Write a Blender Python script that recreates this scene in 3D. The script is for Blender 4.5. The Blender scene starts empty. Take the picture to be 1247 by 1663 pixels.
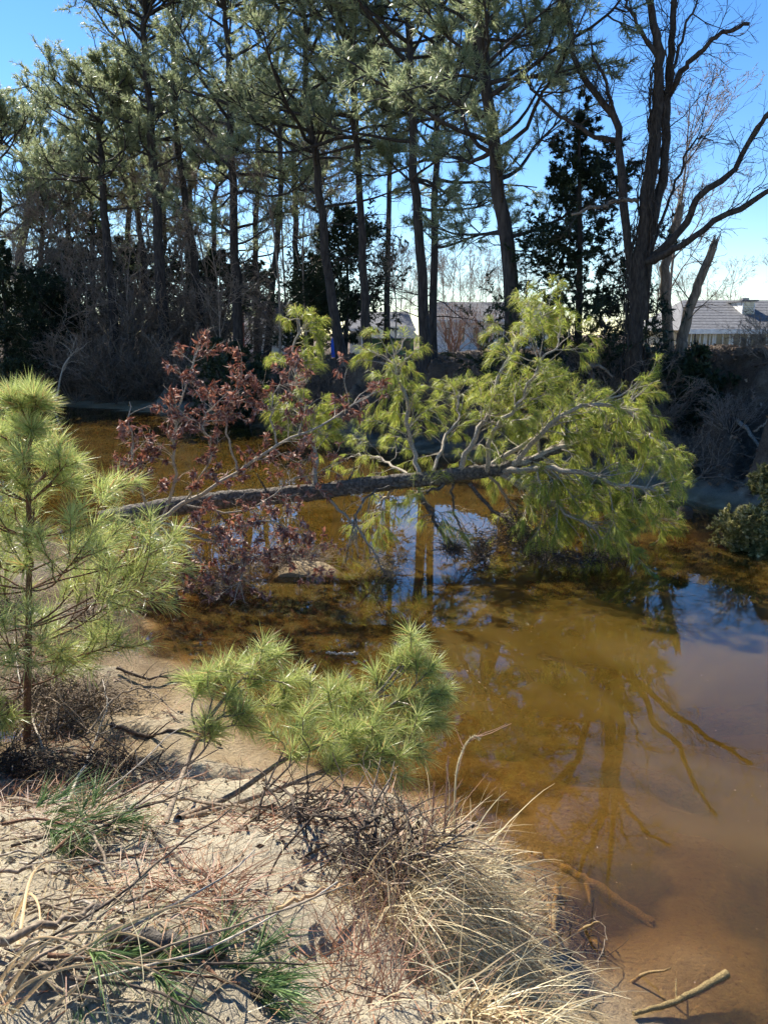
import bpy, math, random
import numpy as np
from mathutils import Vector

rng = np.random.default_rng(11)
random.seed(5)
SC = bpy.context.scene
COL = SC.collection

# ------------------------------------------------------------------ camera, sky, sun, exposure
PITCH = math.radians(13.0); EYE = 3.0; FPX = 1250.0
cam = bpy.data.cameras.new('camera'); camo = bpy.data.objects.new('camera', cam); COL.objects.link(camo)
camo.location = (0, 0, EYE); camo.rotation_euler = (math.radians(90) - PITCH, 0, 0)
cam.sensor_fit = 'HORIZONTAL'; cam.sensor_width = 36.0; cam.lens = 36.0 * FPX / 1247.0
cam.clip_start = 0.05; cam.clip_end = 6000
SC.camera = camo

SUN_AZ = math.radians(33)      # to the left of the view direction
SUN_EL = math.radians(44)
world = bpy.data.worlds.new('World'); SC.world = world; world.use_nodes = True
wn = world.node_tree; wn.nodes.clear()
sky = wn.nodes.new('ShaderNodeTexSky'); sky.sky_type = 'NISHITA'; sky.sun_disc = False
sky.sun_elevation = SUN_EL; sky.sun_rotation = -SUN_AZ
sky.altitude = 0; sky.air_density = 1.0; sky.dust_density = 0.05; sky.ozone_density = 3.0
bg = wn.nodes.new('ShaderNodeBackground'); bg.inputs['Strength'].default_value = 0.08
wo = wn.nodes.new('ShaderNodeOutputWorld')
hs = wn.nodes.new('ShaderNodeHueSaturation'); hs.inputs['Saturation'].default_value = 1.3; hs.inputs['Hue'].default_value = 0.508
wn.links.new(sky.outputs[0], hs.inputs['Color']); wn.links.new(hs.outputs[0], bg.inputs[0]); wn.links.new(bg.outputs[0], wo.inputs[0])

sun = bpy.data.lights.new('sun', 'SUN'); suno = bpy.data.objects.new('sun', sun); COL.objects.link(suno)
sun.energy = 5.0; sun.angle = math.radians(0.5); sun.color = (1.0, 0.94, 0.84)
sdir = Vector((-math.sin(SUN_AZ) * math.cos(SUN_EL), math.cos(SUN_AZ) * math.cos(SUN_EL), math.sin(SUN_EL)))
suno.rotation_euler = sdir.to_track_quat('Z', 'Y').to_euler(); suno.location = (-20, 10, 30)

SC.view_settings.view_transform = 'Standard'; SC.view_settings.look = 'None'
SC.view_settings.exposure = 1.32; SC.view_settings.gamma = 1.0; SC.view_settings.use_curve_mapping = False
SC.render.engine = 'CYCLES'
SC.cycles.max_bounces = 5; SC.cycles.transparent_max_bounces = 8
SC.cycles.diffuse_bounces = 2; SC.cycles.glossy_bounces = 2; SC.cycles.use_adaptive_sampling = True; SC.cycles.adaptive_threshold = 0.03
SC.cycles.use_denoising = True
SC.cycles.sample_clamp_indirect = 6.0

# ------------------------------------------------------------------ helpers
def A(*a): return np.array(a, float)
def nrm(v): return v / np.maximum(np.linalg.norm(v, axis=-1, keepdims=True), 1e-9)
_cp, _sp = math.cos(PITCH), math.sin(PITCH)
def ray(u, v):
    x = (u - 623.5) / FPX; y = -(v - 831.5) / FPX
    return A(x, _cp + y * _sp, -_sp + y * _cp)
def P(u, v, Y):
    """world point seen at photo pixel (u,v) standing at distance Y"""
    d = ray(u, v); return A(0, 0, EYE) + d * (Y / d[1])
def PP(lst, Y0, Y1=None):
    n = len(lst); Y1 = Y0 if Y1 is None else Y1
    return np.array([P(q[0], q[1], q[2] if len(q) > 2 else Y0 + (Y1 - Y0) * i / max(1, n - 1)) for i, q in enumerate(lst)])
def curve(c, n):
    c = np.asarray(c, float)
    if len(c) == 2:
        t = np.linspace(0, 1, n)[:, None]; return c[0] * (1 - t) + c[1] * t
    e = np.vstack([2 * c[0] - c[1], c, 2 * c[-1] - c[-2]])
    s = np.linspace(0, len(c) - 1 - 1e-6, n); k = s.astype(int); t = (s - k)[:, None]
    p0, p1, p2, p3 = e[k], e[k + 1], e[k + 2], e[k + 3]
    return 0.5 * (2 * p1 + (p2 - p0) * t + (2 * p0 - 5 * p1 + 4 * p2 - p3) * t**2 + (3 * p1 - p0 - 3 * p2 + p3) * t**3)

class MB:
    def __init__(s): s.v = []; s.t = []; s.q = []; s.n = 0
    def add(s, v, t=None, q=None):
        v = np.asarray(v, float).reshape(-1, 3)
        if t is not None and len(t): s.t.append(np.asarray(t, int).reshape(-1, 3) + s.n)
        if q is not None and len(q): s.q.append(np.asarray(q, int).reshape(-1, 4) + s.n)
        s.v.append(v); s.n += len(v); return s
    def tubes(s, pts, rad, sides=5, cap=False):
        """pts (M,n,3), rad (M,n)"""
        pts = np.asarray(pts, float); rad = np.asarray(rad, float)
        if pts.ndim == 2: pts = pts[None]; rad = rad[None]
        M, n, _ = pts.shape
        if M == 0: return s
        T = nrm(np.gradient(pts, axis=1)); m = nrm(pts[:, -1] - pts[:, 0])
        ref = np.where(np.abs(m[:, 2:3]) < 0.75, A(0, 0, 1)[None], A(1, 0.13, 0)[None])[:, None, :]
        N1 = nrm(np.cross(T, np.broadcast_to(ref, T.shape))); N2 = np.cross(T, N1)
        a = np.arange(sides) * 2 * math.pi / sides
        ring = pts[:, :, None] + rad[:, :, None, None] * (np.cos(a)[None, None, :, None] * N1[:, :, None] + np.sin(a)[None, None, :, None] * N2[:, :, None])
        i = np.arange(M)[:, None, None] * n * sides; j = np.arange(n - 1)[None, :, None] * sides; k = np.arange(sides)[None, None]
        k2 = (k + 1) % sides
        q = np.stack([i + j + k, i + j + k2, i + j + sides + k2, i + j + sides + k], -1)
        s.add(ring, q=q)
        if cap:
            for e, fl in ((0, 1), (n - 1, 0)):
                for mm in range(M):
                    v = np.vstack([ring[mm, e], pts[mm, e]]); kk = np.arange(sides); k3 = (kk + 1) % sides
                    t = np.stack([kk, k3, np.full(sides, sides)], -1)
                    s.add(v, t=t if not fl else t[:, ::-1])
        return s
    def box(s, x0, x1, y0, y1, z0, z1):
        v = [(x, y, z) for z in (z0, z1) for y in (y0, y1) for x in (x0, x1)]
        return s.add(v, q=[(0, 2, 3, 1), (4, 5, 7, 6), (0, 1, 5, 4), (2, 6, 7, 3), (0, 4, 6, 2), (1, 3, 7, 5)])
    def mesh(s, name, mat, org=(0, 0, 0), smooth=False):
        me = bpy.data.meshes.new(name)
        V = np.vstack(s.v) - np.asarray(org) if s.v else np.zeros((0, 3))
        t = np.vstack(s.t) if s.t else np.zeros((0, 3), int); q = np.vstack(s.q) if s.q else np.zeros((0, 4), int)
        me.vertices.add(len(V)); me.vertices.foreach_set('co', V.astype(np.float32).ravel())
        nl = t.size + q.size; me.loops.add(nl); me.loops.foreach_set('vertex_index', np.concatenate([t.ravel(), q.ravel()]).astype(np.int32))
        me.polygons.add(len(t) + len(q))
        ls = np.concatenate([np.arange(len(t)) * 3, t.size + np.arange(len(q)) * 4]).astype(np.int32)
        me.polygons.foreach_set('loop_start', ls)
        me.polygons.foreach_set('use_smooth', np.full(len(t) + len(q), bool(smooth)))
        me.update(calc_edges=True); me.validate(); me.materials.append(mat)
        return me
    def build(s, name, mat, parent=None, smooth=False, kind=None, org=None):
        o = (0, 0, 0)
        if parent is not None:
            o = parent.location; 
            if parent.parent is not None: o = parent.parent.location
        if org is not None: o = org
        ob = bpy.data.objects.new(name, s.mesh(name, mat, o, smooth)); COL.objects.link(ob)
        if parent is not None: ob.parent = parent
        elif org is not None: ob.location = org
        if kind is None and name in ('twigs', 'branches', 'shoots', 'side_stems', 'splinters', 'stems', 'roots', 'vines'): kind = 'stuff'
        if kind: ob['kind'] = kind
        return ob

def tag(o, label, cat=None, group=None, kind=None):
    o['label'] = label
    if cat: o['category'] = cat
    if group: o['group'] = group
    if kind: o['kind'] = kind
    return o
def thing(name, label, cat, loc=(0, 0, 0), group=None, kind=None):
    o = bpy.data.objects.new(name, None); COL.objects.link(o); o.location = tuple(float(c) for c in loc); o.empty_display_size = 0.2
    return tag(o, label, cat, group, kind)
def dup(root, loc, rz, sc, label, group=None):
    r = root.copy(); COL.objects.link(r); r.location = tuple(float(c) for c in loc); r.rotation_euler = (0, 0, rz); r.scale = (sc, sc, sc) if not hasattr(sc, '__len__') else sc
    r['label'] = label
    if group: r['group'] = group
    for ch in root.children:
        c = ch.copy(); COL.objects.link(c); c.parent = r
        for g in ch.children:
            d = g.copy(); COL.objects.link(d); d.parent = c
    return r
ORD = ['first', 'second', 'third', 'fourth', 'fifth', 'sixth', 'seventh', 'eighth', 'ninth', 'tenth', 'eleventh', 'twelfth', 'thirteenth', 'fourteenth', 'fifteenth', 'sixteenth', 'seventeenth', 'eighteenth', 'nineteenth', 'twentieth', 'twenty-first', 'twenty-second', 'twenty-third', 'twenty-fourth', 'twenty-fifth', 'twenty-sixth', 'twenty-seventh', 'twenty-eighth', 'twenty-ninth', 'thirtieth', 'thirty-first', 'thirty-second', 'thirty-third', 'thirty-fourth', 'thirty-fifth', 'thirty-sixth']

# --- growing things (all vectorised)
def grow(S, D, L, n, wig=0.15, up=0.0):
    S = np.asarray(S, float); M = len(S); d = nrm(np.asarray(D, float)); st = (np.broadcast_to(np.asarray(L, float), (M,)) / (n - 1))[:, None]
    pts = [S]
    for k in range(n - 1):
        d = nrm(d + rng.normal(0, wig, (M, 3)) + A(0, 0, up)); S = S + d * st; pts.append(S)
    return np.stack(pts, 1)
def along(pts, idx, t):
    n = pts.shape[1]; s = np.clip(t, 0, 0.9999) * (n - 1); k = s.astype(int); f = (s - k)[:, None]
    a, b = pts[idx, k], pts[idx, k + 1]
    return a * (1 - f) + b * f, nrm(b - a)
def perp(D):
    r = rng.normal(size=D.shape); return nrm(np.cross(D, r))
def spawn(pts, per, t0, t1, ang=0.8, sd=0.2, planar=0.0):
    M = len(pts); idx = np.repeat(np.arange(M), per); t = rng.uniform(t0, t1, M * per)
    p, d = along(pts, idx, t); q = perp(d)
    if planar: q = nrm(q * A(1, 1, 1 - planar))
    a = rng.normal(ang, sd, M * per)[:, None]
    return p, nrm(d * np.cos(a) + q * np.sin(a)), idx, t
def taper(r0, n, end=0.25):
    r0 = np.atleast_1d(np.asarray(r0, float)); return r0[:, None] * np.linspace(1, end, n)[None]
def needles(mb, pts, K, t0, ln, ang, sd, w, droop=0.0, seg=1, skew=1.0):
    M = len(pts); idx = np.repeat(np.arange(M), K); m = len(idx)
    t = 1 - (1 - t0) * rng.uniform(0, 1, m) ** skew
    p, d = along(pts, idx, t); q = perp(d); a = np.clip(rng.normal(ang, sd, m), 0.05, 2.2)[:, None]
    dr = nrm(d * np.cos(a) + q * np.sin(a)); l = (ln * rng.uniform(0.7, 1.1, m))[:, None]; sd_ = perp(dr) * (w / 2)
    if seg == 1:
        tip = p + nrm(dr - A(0, 0, droop)) * l
        V = np.stack([p - sd_, p + sd_, tip], 1); k = np.arange(m)[:, None] * 3
        mb.add(V, t=k + A(0, 1, 2).astype(int))
    else:
        mid = p + nrm(dr - A(0, 0, droop * 0.5)) * l * 0.5; tip = mid + nrm(dr - A(0, 0, droop * 1.5)) * l * 0.5
        V = np.stack([p - sd_, p + sd_, mid + sd_ * 0.9, mid - sd_ * 0.9, tip], 1); k = np.arange(m)[:, None] * 5
        mb.add(V, t=k + A(3, 2, 4).astype(int), q=k + A(0, 1, 2, 3).astype(int))
    return mb

# ------------------------------------------------------------------ materials
def mat_nodes(name):
    m = bpy.data.materials.new(name); m.use_nodes = True; nt = m.node_tree; nt.nodes.clear()
    out = nt.nodes.new('ShaderNodeOutputMaterial'); return m, nt, out
def N(nt, t, **kw):
    n = nt.nodes.new(t)
    for k, v in kw.items():
        if k in n.inputs: n.inputs[k].default_value = v
        else: setattr(n, k, v)
    return n
def ramp(nt, src, stops):
    r = nt.nodes.new('ShaderNodeValToRGB'); e = r.color_ramp.elements
    while len(e) < len(stops): e.new(0.5)
    for i, (p, c) in enumerate(stops): e[i].position = p; e[i].color = (*c, 1)
    nt.links.new(src, r.inputs[0]); return r.outputs[0]
def leaf_mat(name, stops, transl=0.35, rough=0.45, spec=0.4, tcol=None):
    m, nt, out = mat_nodes(name)
    g = N(nt, 'ShaderNodeNewGeometry'); c = ramp(nt, g.outputs['Random Per Island'], stops)
    tc = N(nt, 'ShaderNodeTexCoord'); nz = N(nt, 'ShaderNodeTexNoise', Scale=1.3, Detail=2.0); nt.links.new(tc.outputs['Object'], nz.inputs['Vector'])
    hv = N(nt, 'ShaderNodeHueSaturation'); nt.links.new(c, hv.inputs['Color'])
    mr = N(nt, 'ShaderNodeMapRange'); mr.inputs['To Min'].default_value = 0.65; mr.inputs['To Max'].default_value = 1.35
    nt.links.new(nz.outputs[0], mr.inputs[0]); nt.links.new(mr.outputs[0], hv.inputs['Value'])
    p = N(nt, 'ShaderNodeBsdfPrincipled', Roughness=rough); p.inputs['Specular IOR Level'].default_value = spec
    nt.links.new(hv.outputs[0], p.inputs['Base Color'])
    t = N(nt, 'ShaderNodeBsdfTranslucent'); mx = N(nt, 'ShaderNodeMixShader'); mx.inputs[0].default_value = transl
    if tcol:
        mm = N(nt, 'ShaderNodeMix'); mm.data_type = 'RGBA'; mm.blend_type = 'MULTIPLY'; mm.inputs[0].default_value = 1.0
        nt.links.new(hv.outputs[0], mm.inputs[6]); mm.inputs[7].default_value = (*tcol, 1); nt.links.new(mm.outputs[2], t.inputs[0])
    else: nt.links.new(hv.outputs[0], t.inputs[0])
    nt.links.new(p.outputs[0], mx.inputs[1]); nt.links.new(t.outputs[0], mx.inputs[2]); nt.links.new(mx.outputs[0], out.inputs[0])
    return m
def bark_mat(name, c0, c1, scale=12.0, stretch=0.18, bump=0.6, rough=0.9, dist=0.02):
    m, nt, out = mat_nodes(name)
    tc = N(nt, 'ShaderNodeTexCoord'); mp = N(nt, 'ShaderNodeMapping'); mp.inputs['Scale'].default_value = (1, 1, stretch)
    nt.links.new(tc.outputs['Object'], mp.inputs[0])
    vo = N(nt, 'ShaderNodeTexVoronoi', Scale=scale, feature='DISTANCE_TO_EDGE'); nz = N(nt, 'ShaderNodeTexNoise', Scale=scale * 1.7, Detail=6.0, Roughness=0.7)
    nt.links.new(mp.outputs[0], vo.inputs['Vector']); nt.links.new(mp.outputs[0], nz.inputs['Vector'])
    ad = N(nt, 'ShaderNodeMath', operation='MULTIPLY_ADD'); nt.links.new(vo.outputs[0], ad.inputs[0]); ad.inputs[1].default_value = 0.8; nt.links.new(nz.outputs[0], ad.inputs[2])
    c = ramp(nt, ad.outputs[0], [(0.32, c0), (0.78, c1)])
    p = N(nt, 'ShaderNodeBsdfPrincipled', Roughness=rough); p.inputs['Specular IOR Level'].default_value = 0.2
    nt.links.new(c, p.inputs['Base Color'])
    b = N(nt, 'ShaderNodeBump', Strength=bump, Distance=dist); nt.links.new(ad.outputs[0], b.inputs['Height']); nt.links.new(b.outputs[0], p.inputs['Normal'])
    nt.links.new(p.outputs[0], out.inputs[0]); return m
def plain(name, c, rough=0.8, spec=0.3, metal=0.0, noise=0.15, nscale=6.0):
    m, nt, out = mat_nodes(name)
    tc = N(nt, 'ShaderNodeTexCoord'); nz = N(nt, 'ShaderNodeTexNoise', Scale=nscale, Detail=5.0); nt.links.new(tc.outputs['Object'], nz.inputs['Vector'])
    lo = tuple(x * (1 - noise) for x in c); hi = tuple(min(1, x * (1 + noise)) for x in c)
    cc = ramp(nt, nz.outputs[0], [(0.3, lo), (0.7, hi)])
    p = N(nt, 'ShaderNodeBsdfPrincipled', Roughness=rough, Metallic=metal); p.inputs['Specular IOR Level'].default_value = spec
    nt.links.new(cc, p.inputs['Base Color']); nt.links.new(p.outputs[0], out.inputs[0]); return m

M_BARK = bark_mat('pine_bark', (0.018, 0.017, 0.016), (0.075, 0.066, 0.06), 9, 0.2, 0.8)
M_BARKF = bark_mat('fallen_bark', (0.03, 0.026, 0.022), (0.22, 0.19, 0.155), 15, 1.0, 1.0, dist=0.06)
M_LIMB = bark_mat('pale_limb_bark', (0.17, 0.14, 0.1), (0.45, 0.39, 0.3), 35, 1.0, 0.5)
M_DEAD = bark_mat('dead_tree_bark', (0.02, 0.018, 0.016), (0.075, 0.064, 0.054), 12, 0.3, 0.7)
M_SNAG = bark_mat('snag_wood', (0.07, 0.055, 0.04), (0.28, 0.22, 0.16), 10, 0.25, 0.6)
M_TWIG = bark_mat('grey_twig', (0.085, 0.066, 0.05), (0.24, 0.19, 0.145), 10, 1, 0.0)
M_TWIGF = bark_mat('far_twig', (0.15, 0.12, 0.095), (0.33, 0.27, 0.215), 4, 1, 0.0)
M_TWIGR = bark_mat('reddish_twig', (0.16, 0.09, 0.06), (0.32, 0.2, 0.14), 6, 1, 0.0)
M_STICK = bark_mat('dry_stick', (0.07, 0.05, 0.035), (0.3, 0.235, 0.165), 40, 1, 0.5, dist=0.004)
M_STICKD = bark_mat('dark_stick', (0.02, 0.015, 0.012), (0.1, 0.075, 0.055), 40, 1, 0.5, dist=0.004)
M_SAPL = bark_mat('sapling_bark', (0.06, 0.028, 0.016), (0.2, 0.11, 0.065), 60, 0.6, 0.8, dist=0.004)
M_DRIFT = bark_mat('driftwood', (0.2, 0.16, 0.12), (0.5, 0.44, 0.35), 25, 1, 0.4)
M_NEAR = leaf_mat('green_needles', [(0, (0.2, 0.27, 0.08)), (0.35, (0.36, 0.43, 0.12)), (0.7, (0.52, 0.56, 0.18)), (0.92, (0.64, 0.62, 0.28)), (0.95, (0.5, 0.29, 0.12))], 0.45, 0.36, 0.55)
M_BOUGH = leaf_mat('bough_needles', [(0, (0.05, 0.1, 0.035)), (0.6, (0.11, 0.19, 0.06)), (1, (0.22, 0.3, 0.1))], 0.3, 0.5, 0.2)
M_FALL = leaf_mat('fallen_needles', [(0, (0.16, 0.22, 0.032)), (0.5, (0.33, 0.385, 0.065)), (0.9, (0.52, 0.51, 0.11)), (0.95, (0.42, 0.29, 0.11))], 0.52, 0.4, 0.4)
M_FARN = leaf_mat('pine_needles', [(0, (0.17, 0.22, 0.11)), (0.6, (0.32, 0.37, 0.19)), (1, (0.48, 0.49, 0.29))], 0.55, 0.36, 0.6)
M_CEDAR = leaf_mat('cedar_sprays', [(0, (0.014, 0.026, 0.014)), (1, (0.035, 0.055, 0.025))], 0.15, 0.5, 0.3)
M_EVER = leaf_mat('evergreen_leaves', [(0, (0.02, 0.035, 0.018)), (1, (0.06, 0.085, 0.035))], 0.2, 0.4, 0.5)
M_GOLD = leaf_mat('olive_leaves', [(0, (0.16, 0.16, 0.05)), (0.6, (0.3, 0.28, 0.1)), (1, (0.42, 0.38, 0.2))], 0.35, 0.5, 0.3)
M_LEAF = leaf_mat('dead_oak_leaves', [(0, (0.16, 0.07, 0.052)), (0.45, (0.28, 0.145, 0.105)), (0.8, (0.4, 0.25, 0.185)), (1, (0.58, 0.44, 0.35))], 0.25, 0.6, 0.2, (1.0, 0.6, 0.45))
M_LITTER = leaf_mat('leaf_litter', [(0, (0.08, 0.052, 0.034)), (0.6, (0.19, 0.13, 0.085)), (1, (0.4, 0.29, 0.2))], 0.1, 0.7, 0.2)
M_RNEED = leaf_mat('red_fallen_needles', [(0, (0.17, 0.07, 0.035)), (0.6, (0.32, 0.14, 0.07)), (1, (0.42, 0.27, 0.15))], 0.15, 0.5, 0.3)
M_STRAW = leaf_mat('straw_grass', [(0, (0.26, 0.16, 0.09)), (0.3, (0.44, 0.33, 0.19)), (0.5, (0.62, 0.5, 0.28)), (1, (0.8, 0.71, 0.47))], 0.3, 0.5, 0.3)
M_REED = leaf_mat('orange_grass', [(0, (0.42, 0.25, 0.11)), (1, (0.62, 0.46, 0.25))], 0.3, 0.5, 0.3)
M_STALK = leaf_mat('weed_stalk', [(0, (0.24, 0.12, 0.08)), (1, (0.42, 0.27, 0.18))], 0.15, 0.7, 0.2)

# ------------------------------------------------------------------ terrain shape
NEAR = np.array([(5, -40), (3.2, -3), (1.75, 1.2), (1.31, 2.22), (1.02, 2.83), (.84, 3.19), (.71, 3.71), (.51, 4.08), (.15, 4.46), (-.27, 4.67), (-.87, 5.06), (-1.46, 5.71), (-1.82, 6.4), (-2.3, 6.8), (-2.75, 7.7), (-3.3, 9.2), (-4.6, 10.8), (-7, 12.5), (-12, 17), (-25, 27), (-70, 45), (-2600, 900)])
FAR = np.array([(2600, -900), (40, -6), (26, 10), (15, 11), (9.5, 11.6), (6.6, 12.2), (6.07, 13.3), (5.48, 14.4), (4.79, 15.6), (2.92, 18.4), (1.23, 19.9), (-1.88, 22.7), (-4.68, 26.2), (-7.48, 29.9), (-10.4, 30.9), (-14.4, 33.9), (-17.4, 35.2), (-26, 40), (-70, 62), (-2600, 1200)])
def pdist(x, y, L):
    d = np.full(x.shape, 1e9)
    for a, b in zip(L[:-1], L[1:]):
        ab = b - a; t = np.clip(((x - a[0]) * ab[0] + (y - a[1]) * ab[1]) / (ab @ ab), 0, 1)
        d = np.minimum(d, np.hypot(x - a[0] - t * ab[0], y - a[1] - t * ab[1]))
    return d
def inside(x, y, poly):
    c = np.zeros(x.shape, bool); n = len(poly)
    for i in range(n):
        x0, y0 = poly[i]; x1, y1 = poly[(i + 1) % n]
        if y0 == y1: continue
        c ^= ((y0 > y) != (y1 > y)) & (x < (x1 - x0) * (y - y0) / (y1 - y0) + x0)
    return c
NPOLY = np.vstack([NEAR, [(-2600, -3000), (5, -3000)]]); FPOLY = np.vstack([FAR, [(-2600, 4000), (2600, 4000)]])
_k = [(f, rng.uniform(0, 6.28), rng.uniform(0, 6.28), rng.uniform(0, 6.28)) for f in np.geomspace(0.25, 40, 34)]
def fbm(x, y, lo, hi, pw=1.0):
    o = np.zeros(x.shape)
    for f, th, ph, _ in _k:
        if lo <= f <= hi: o += np.sin(f * (x * math.cos(th) + y * math.sin(th)) * 6.28 + ph + 0.9 * np.sin(f * 2.3 * (y * math.cos(th) - x * math.sin(th)) + _)) / f**pw
    return o
def height(x, y):
    x = np.asarray(x, float); y = np.asarray(y, float)
    dn = pdist(x, y, NEAR); df = pdist(x, y, FAR); inn = inside(x, y, NPOLY); inf = inside(x, y, FPOLY)
    wob = 0.12 * fbm(x, y, 0.2, 1.2, 0.8)
    B = np.interp(y, [-2, 1.5, 2.3, 3.4, 4.5, 7, 10, 13, 30], [1.55, 1.5, 1.3, 0.74, 0.3, 0.14, 0.22, 1.0, 2.0])
    B = B * (1 - np.clip((-x - 1.2) * 1.0, 0, 1) * np.interp(y, [3.2, 4.2, 6, 9], [0, .35, .3, 0]))
    B = B + np.clip((-x - 4.5) * 0.15, 0, 0.8)
    s = np.maximum(dn + wob * np.clip(dn * 2, 0, 1), 0); w = np.interp(y, [2, 3.4, 4.4, 6], [0.36, 0.55, 1.2, 1.7])
    hn = B * (1 - np.exp(-(s / w) ** np.interp(y, [3, 4.5], [2.6, 1.6]))) + np.clip(s, 0, 1) * (0.016 * fbm(x, y, 0.6, 3.5, 0.9) + 0.02 * fbm(x, y, 4, 18, 0.8) * np.clip(1.5 - y * 0.1, 0, 1))
    t = np.maximum(df + 1.0 * wob * np.clip(df, 0, 1), 0); bch = np.interp(x, [-17, -14, -7, -4, 5, 7], [1.5, 3.0, 2.8, 1.0, 0.6, 0.6])
    q = np.clip((t - bch) / np.interp(x, [-10, 2, 6], [2.6, 2.4, 2.9]), 0, 1); sm = q * q * (3 - 2 * q)
    top = np.interp(x, [-20, -8, 1, 6, 9, 20], [1.6, 1.85, 2.0, 2.35, 2.5, 2.2])
    hf = 0.14 * np.clip(t / bch, 0, 1) + top * sm + sm * (1 - sm) * 0.16 * fbm(x, y, 0.3, 1.6, 0.9) + np.clip(t, 0, 1) * 0.03 * fbm(x, y, 0.8, 4, 0.6)
    hf = hf - np.clip((t - 6) * 0.03, 0, np.interp(x, [-4, 0, 8], [0.5, 0.9, 1.3]))
    dw = np.minimum(dn, df * 0.8); bed = -(0.03 + 0.9 * (1 - np.exp(-dw * 0.18))) * np.clip(dw / 0.35, 0, 1) + 0.016 * fbm(x, y, 0.5, 3, 0.9) * np.clip(dw, 0, 1)
    bed = np.minimum(bed, -0.03 * np.clip(dw / 0.35, 0, 1)); mnd = np.exp(-((x + 1.0) / .55) ** 4 - ((y - 9.6) / .42) ** 4); bed = bed * (1 - mnd) + .07 * mnd + .015 * mnd * fbm(x, y, .8, 4, .6)
    return np.where(inn, hn, np.where(inf, hf, bed))
def hz(x, y): return float(height(np.array([x]), np.array([y]))[0])
def GT(u, v, lift=0.0):
    """where the ray through photo pixel (u,v) meets the ground"""
    d = ray(u, v); t = np.concatenate([np.linspace(1.0, 12, 1800), np.linspace(12, 70, 1500)])
    X = d[0] * t; Y = d[1] * t; Z = EYE + d[2] * t; k = np.argmax(Z < height(X, Y) + lift)
    return A(X[k], Y[k], Z[k])

def lines(segs):
    out = []
    for a, b, st in segs: out.append(np.arange(a, b, st))
    return np.concatenate(out)
gx = np.concatenate([-np.geomspace(2500, 26, 14), lines([(-25, -9, .8), (-9, -3.2, .2), (-3.2, 1.8, .037), (1.8, 10, .14), (10, 26, .8)]), np.geomspace(26, 2500, 14)])
gy = np.concatenate([-np.geomspace(2500, 6, 10), lines([(-5, 0.9, .6), (0.9, 5.6, .037), (5.6, 9, .07), (9, 28, .17), (28, 46, .4)]), np.geomspace(46, 3500, 26)])
X, Y = np.meshgrid(gx, gy); Z = height(X, Y); nx, ny = len(gx), len(gy)
idx = np.arange(nx * ny).reshape(ny, nx); quads = np.stack([idx[:-1, :-1], idx[:-1, 1:], idx[1:, 1:], idx[1:, :-1]], -1).reshape(-1, 4)

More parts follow.
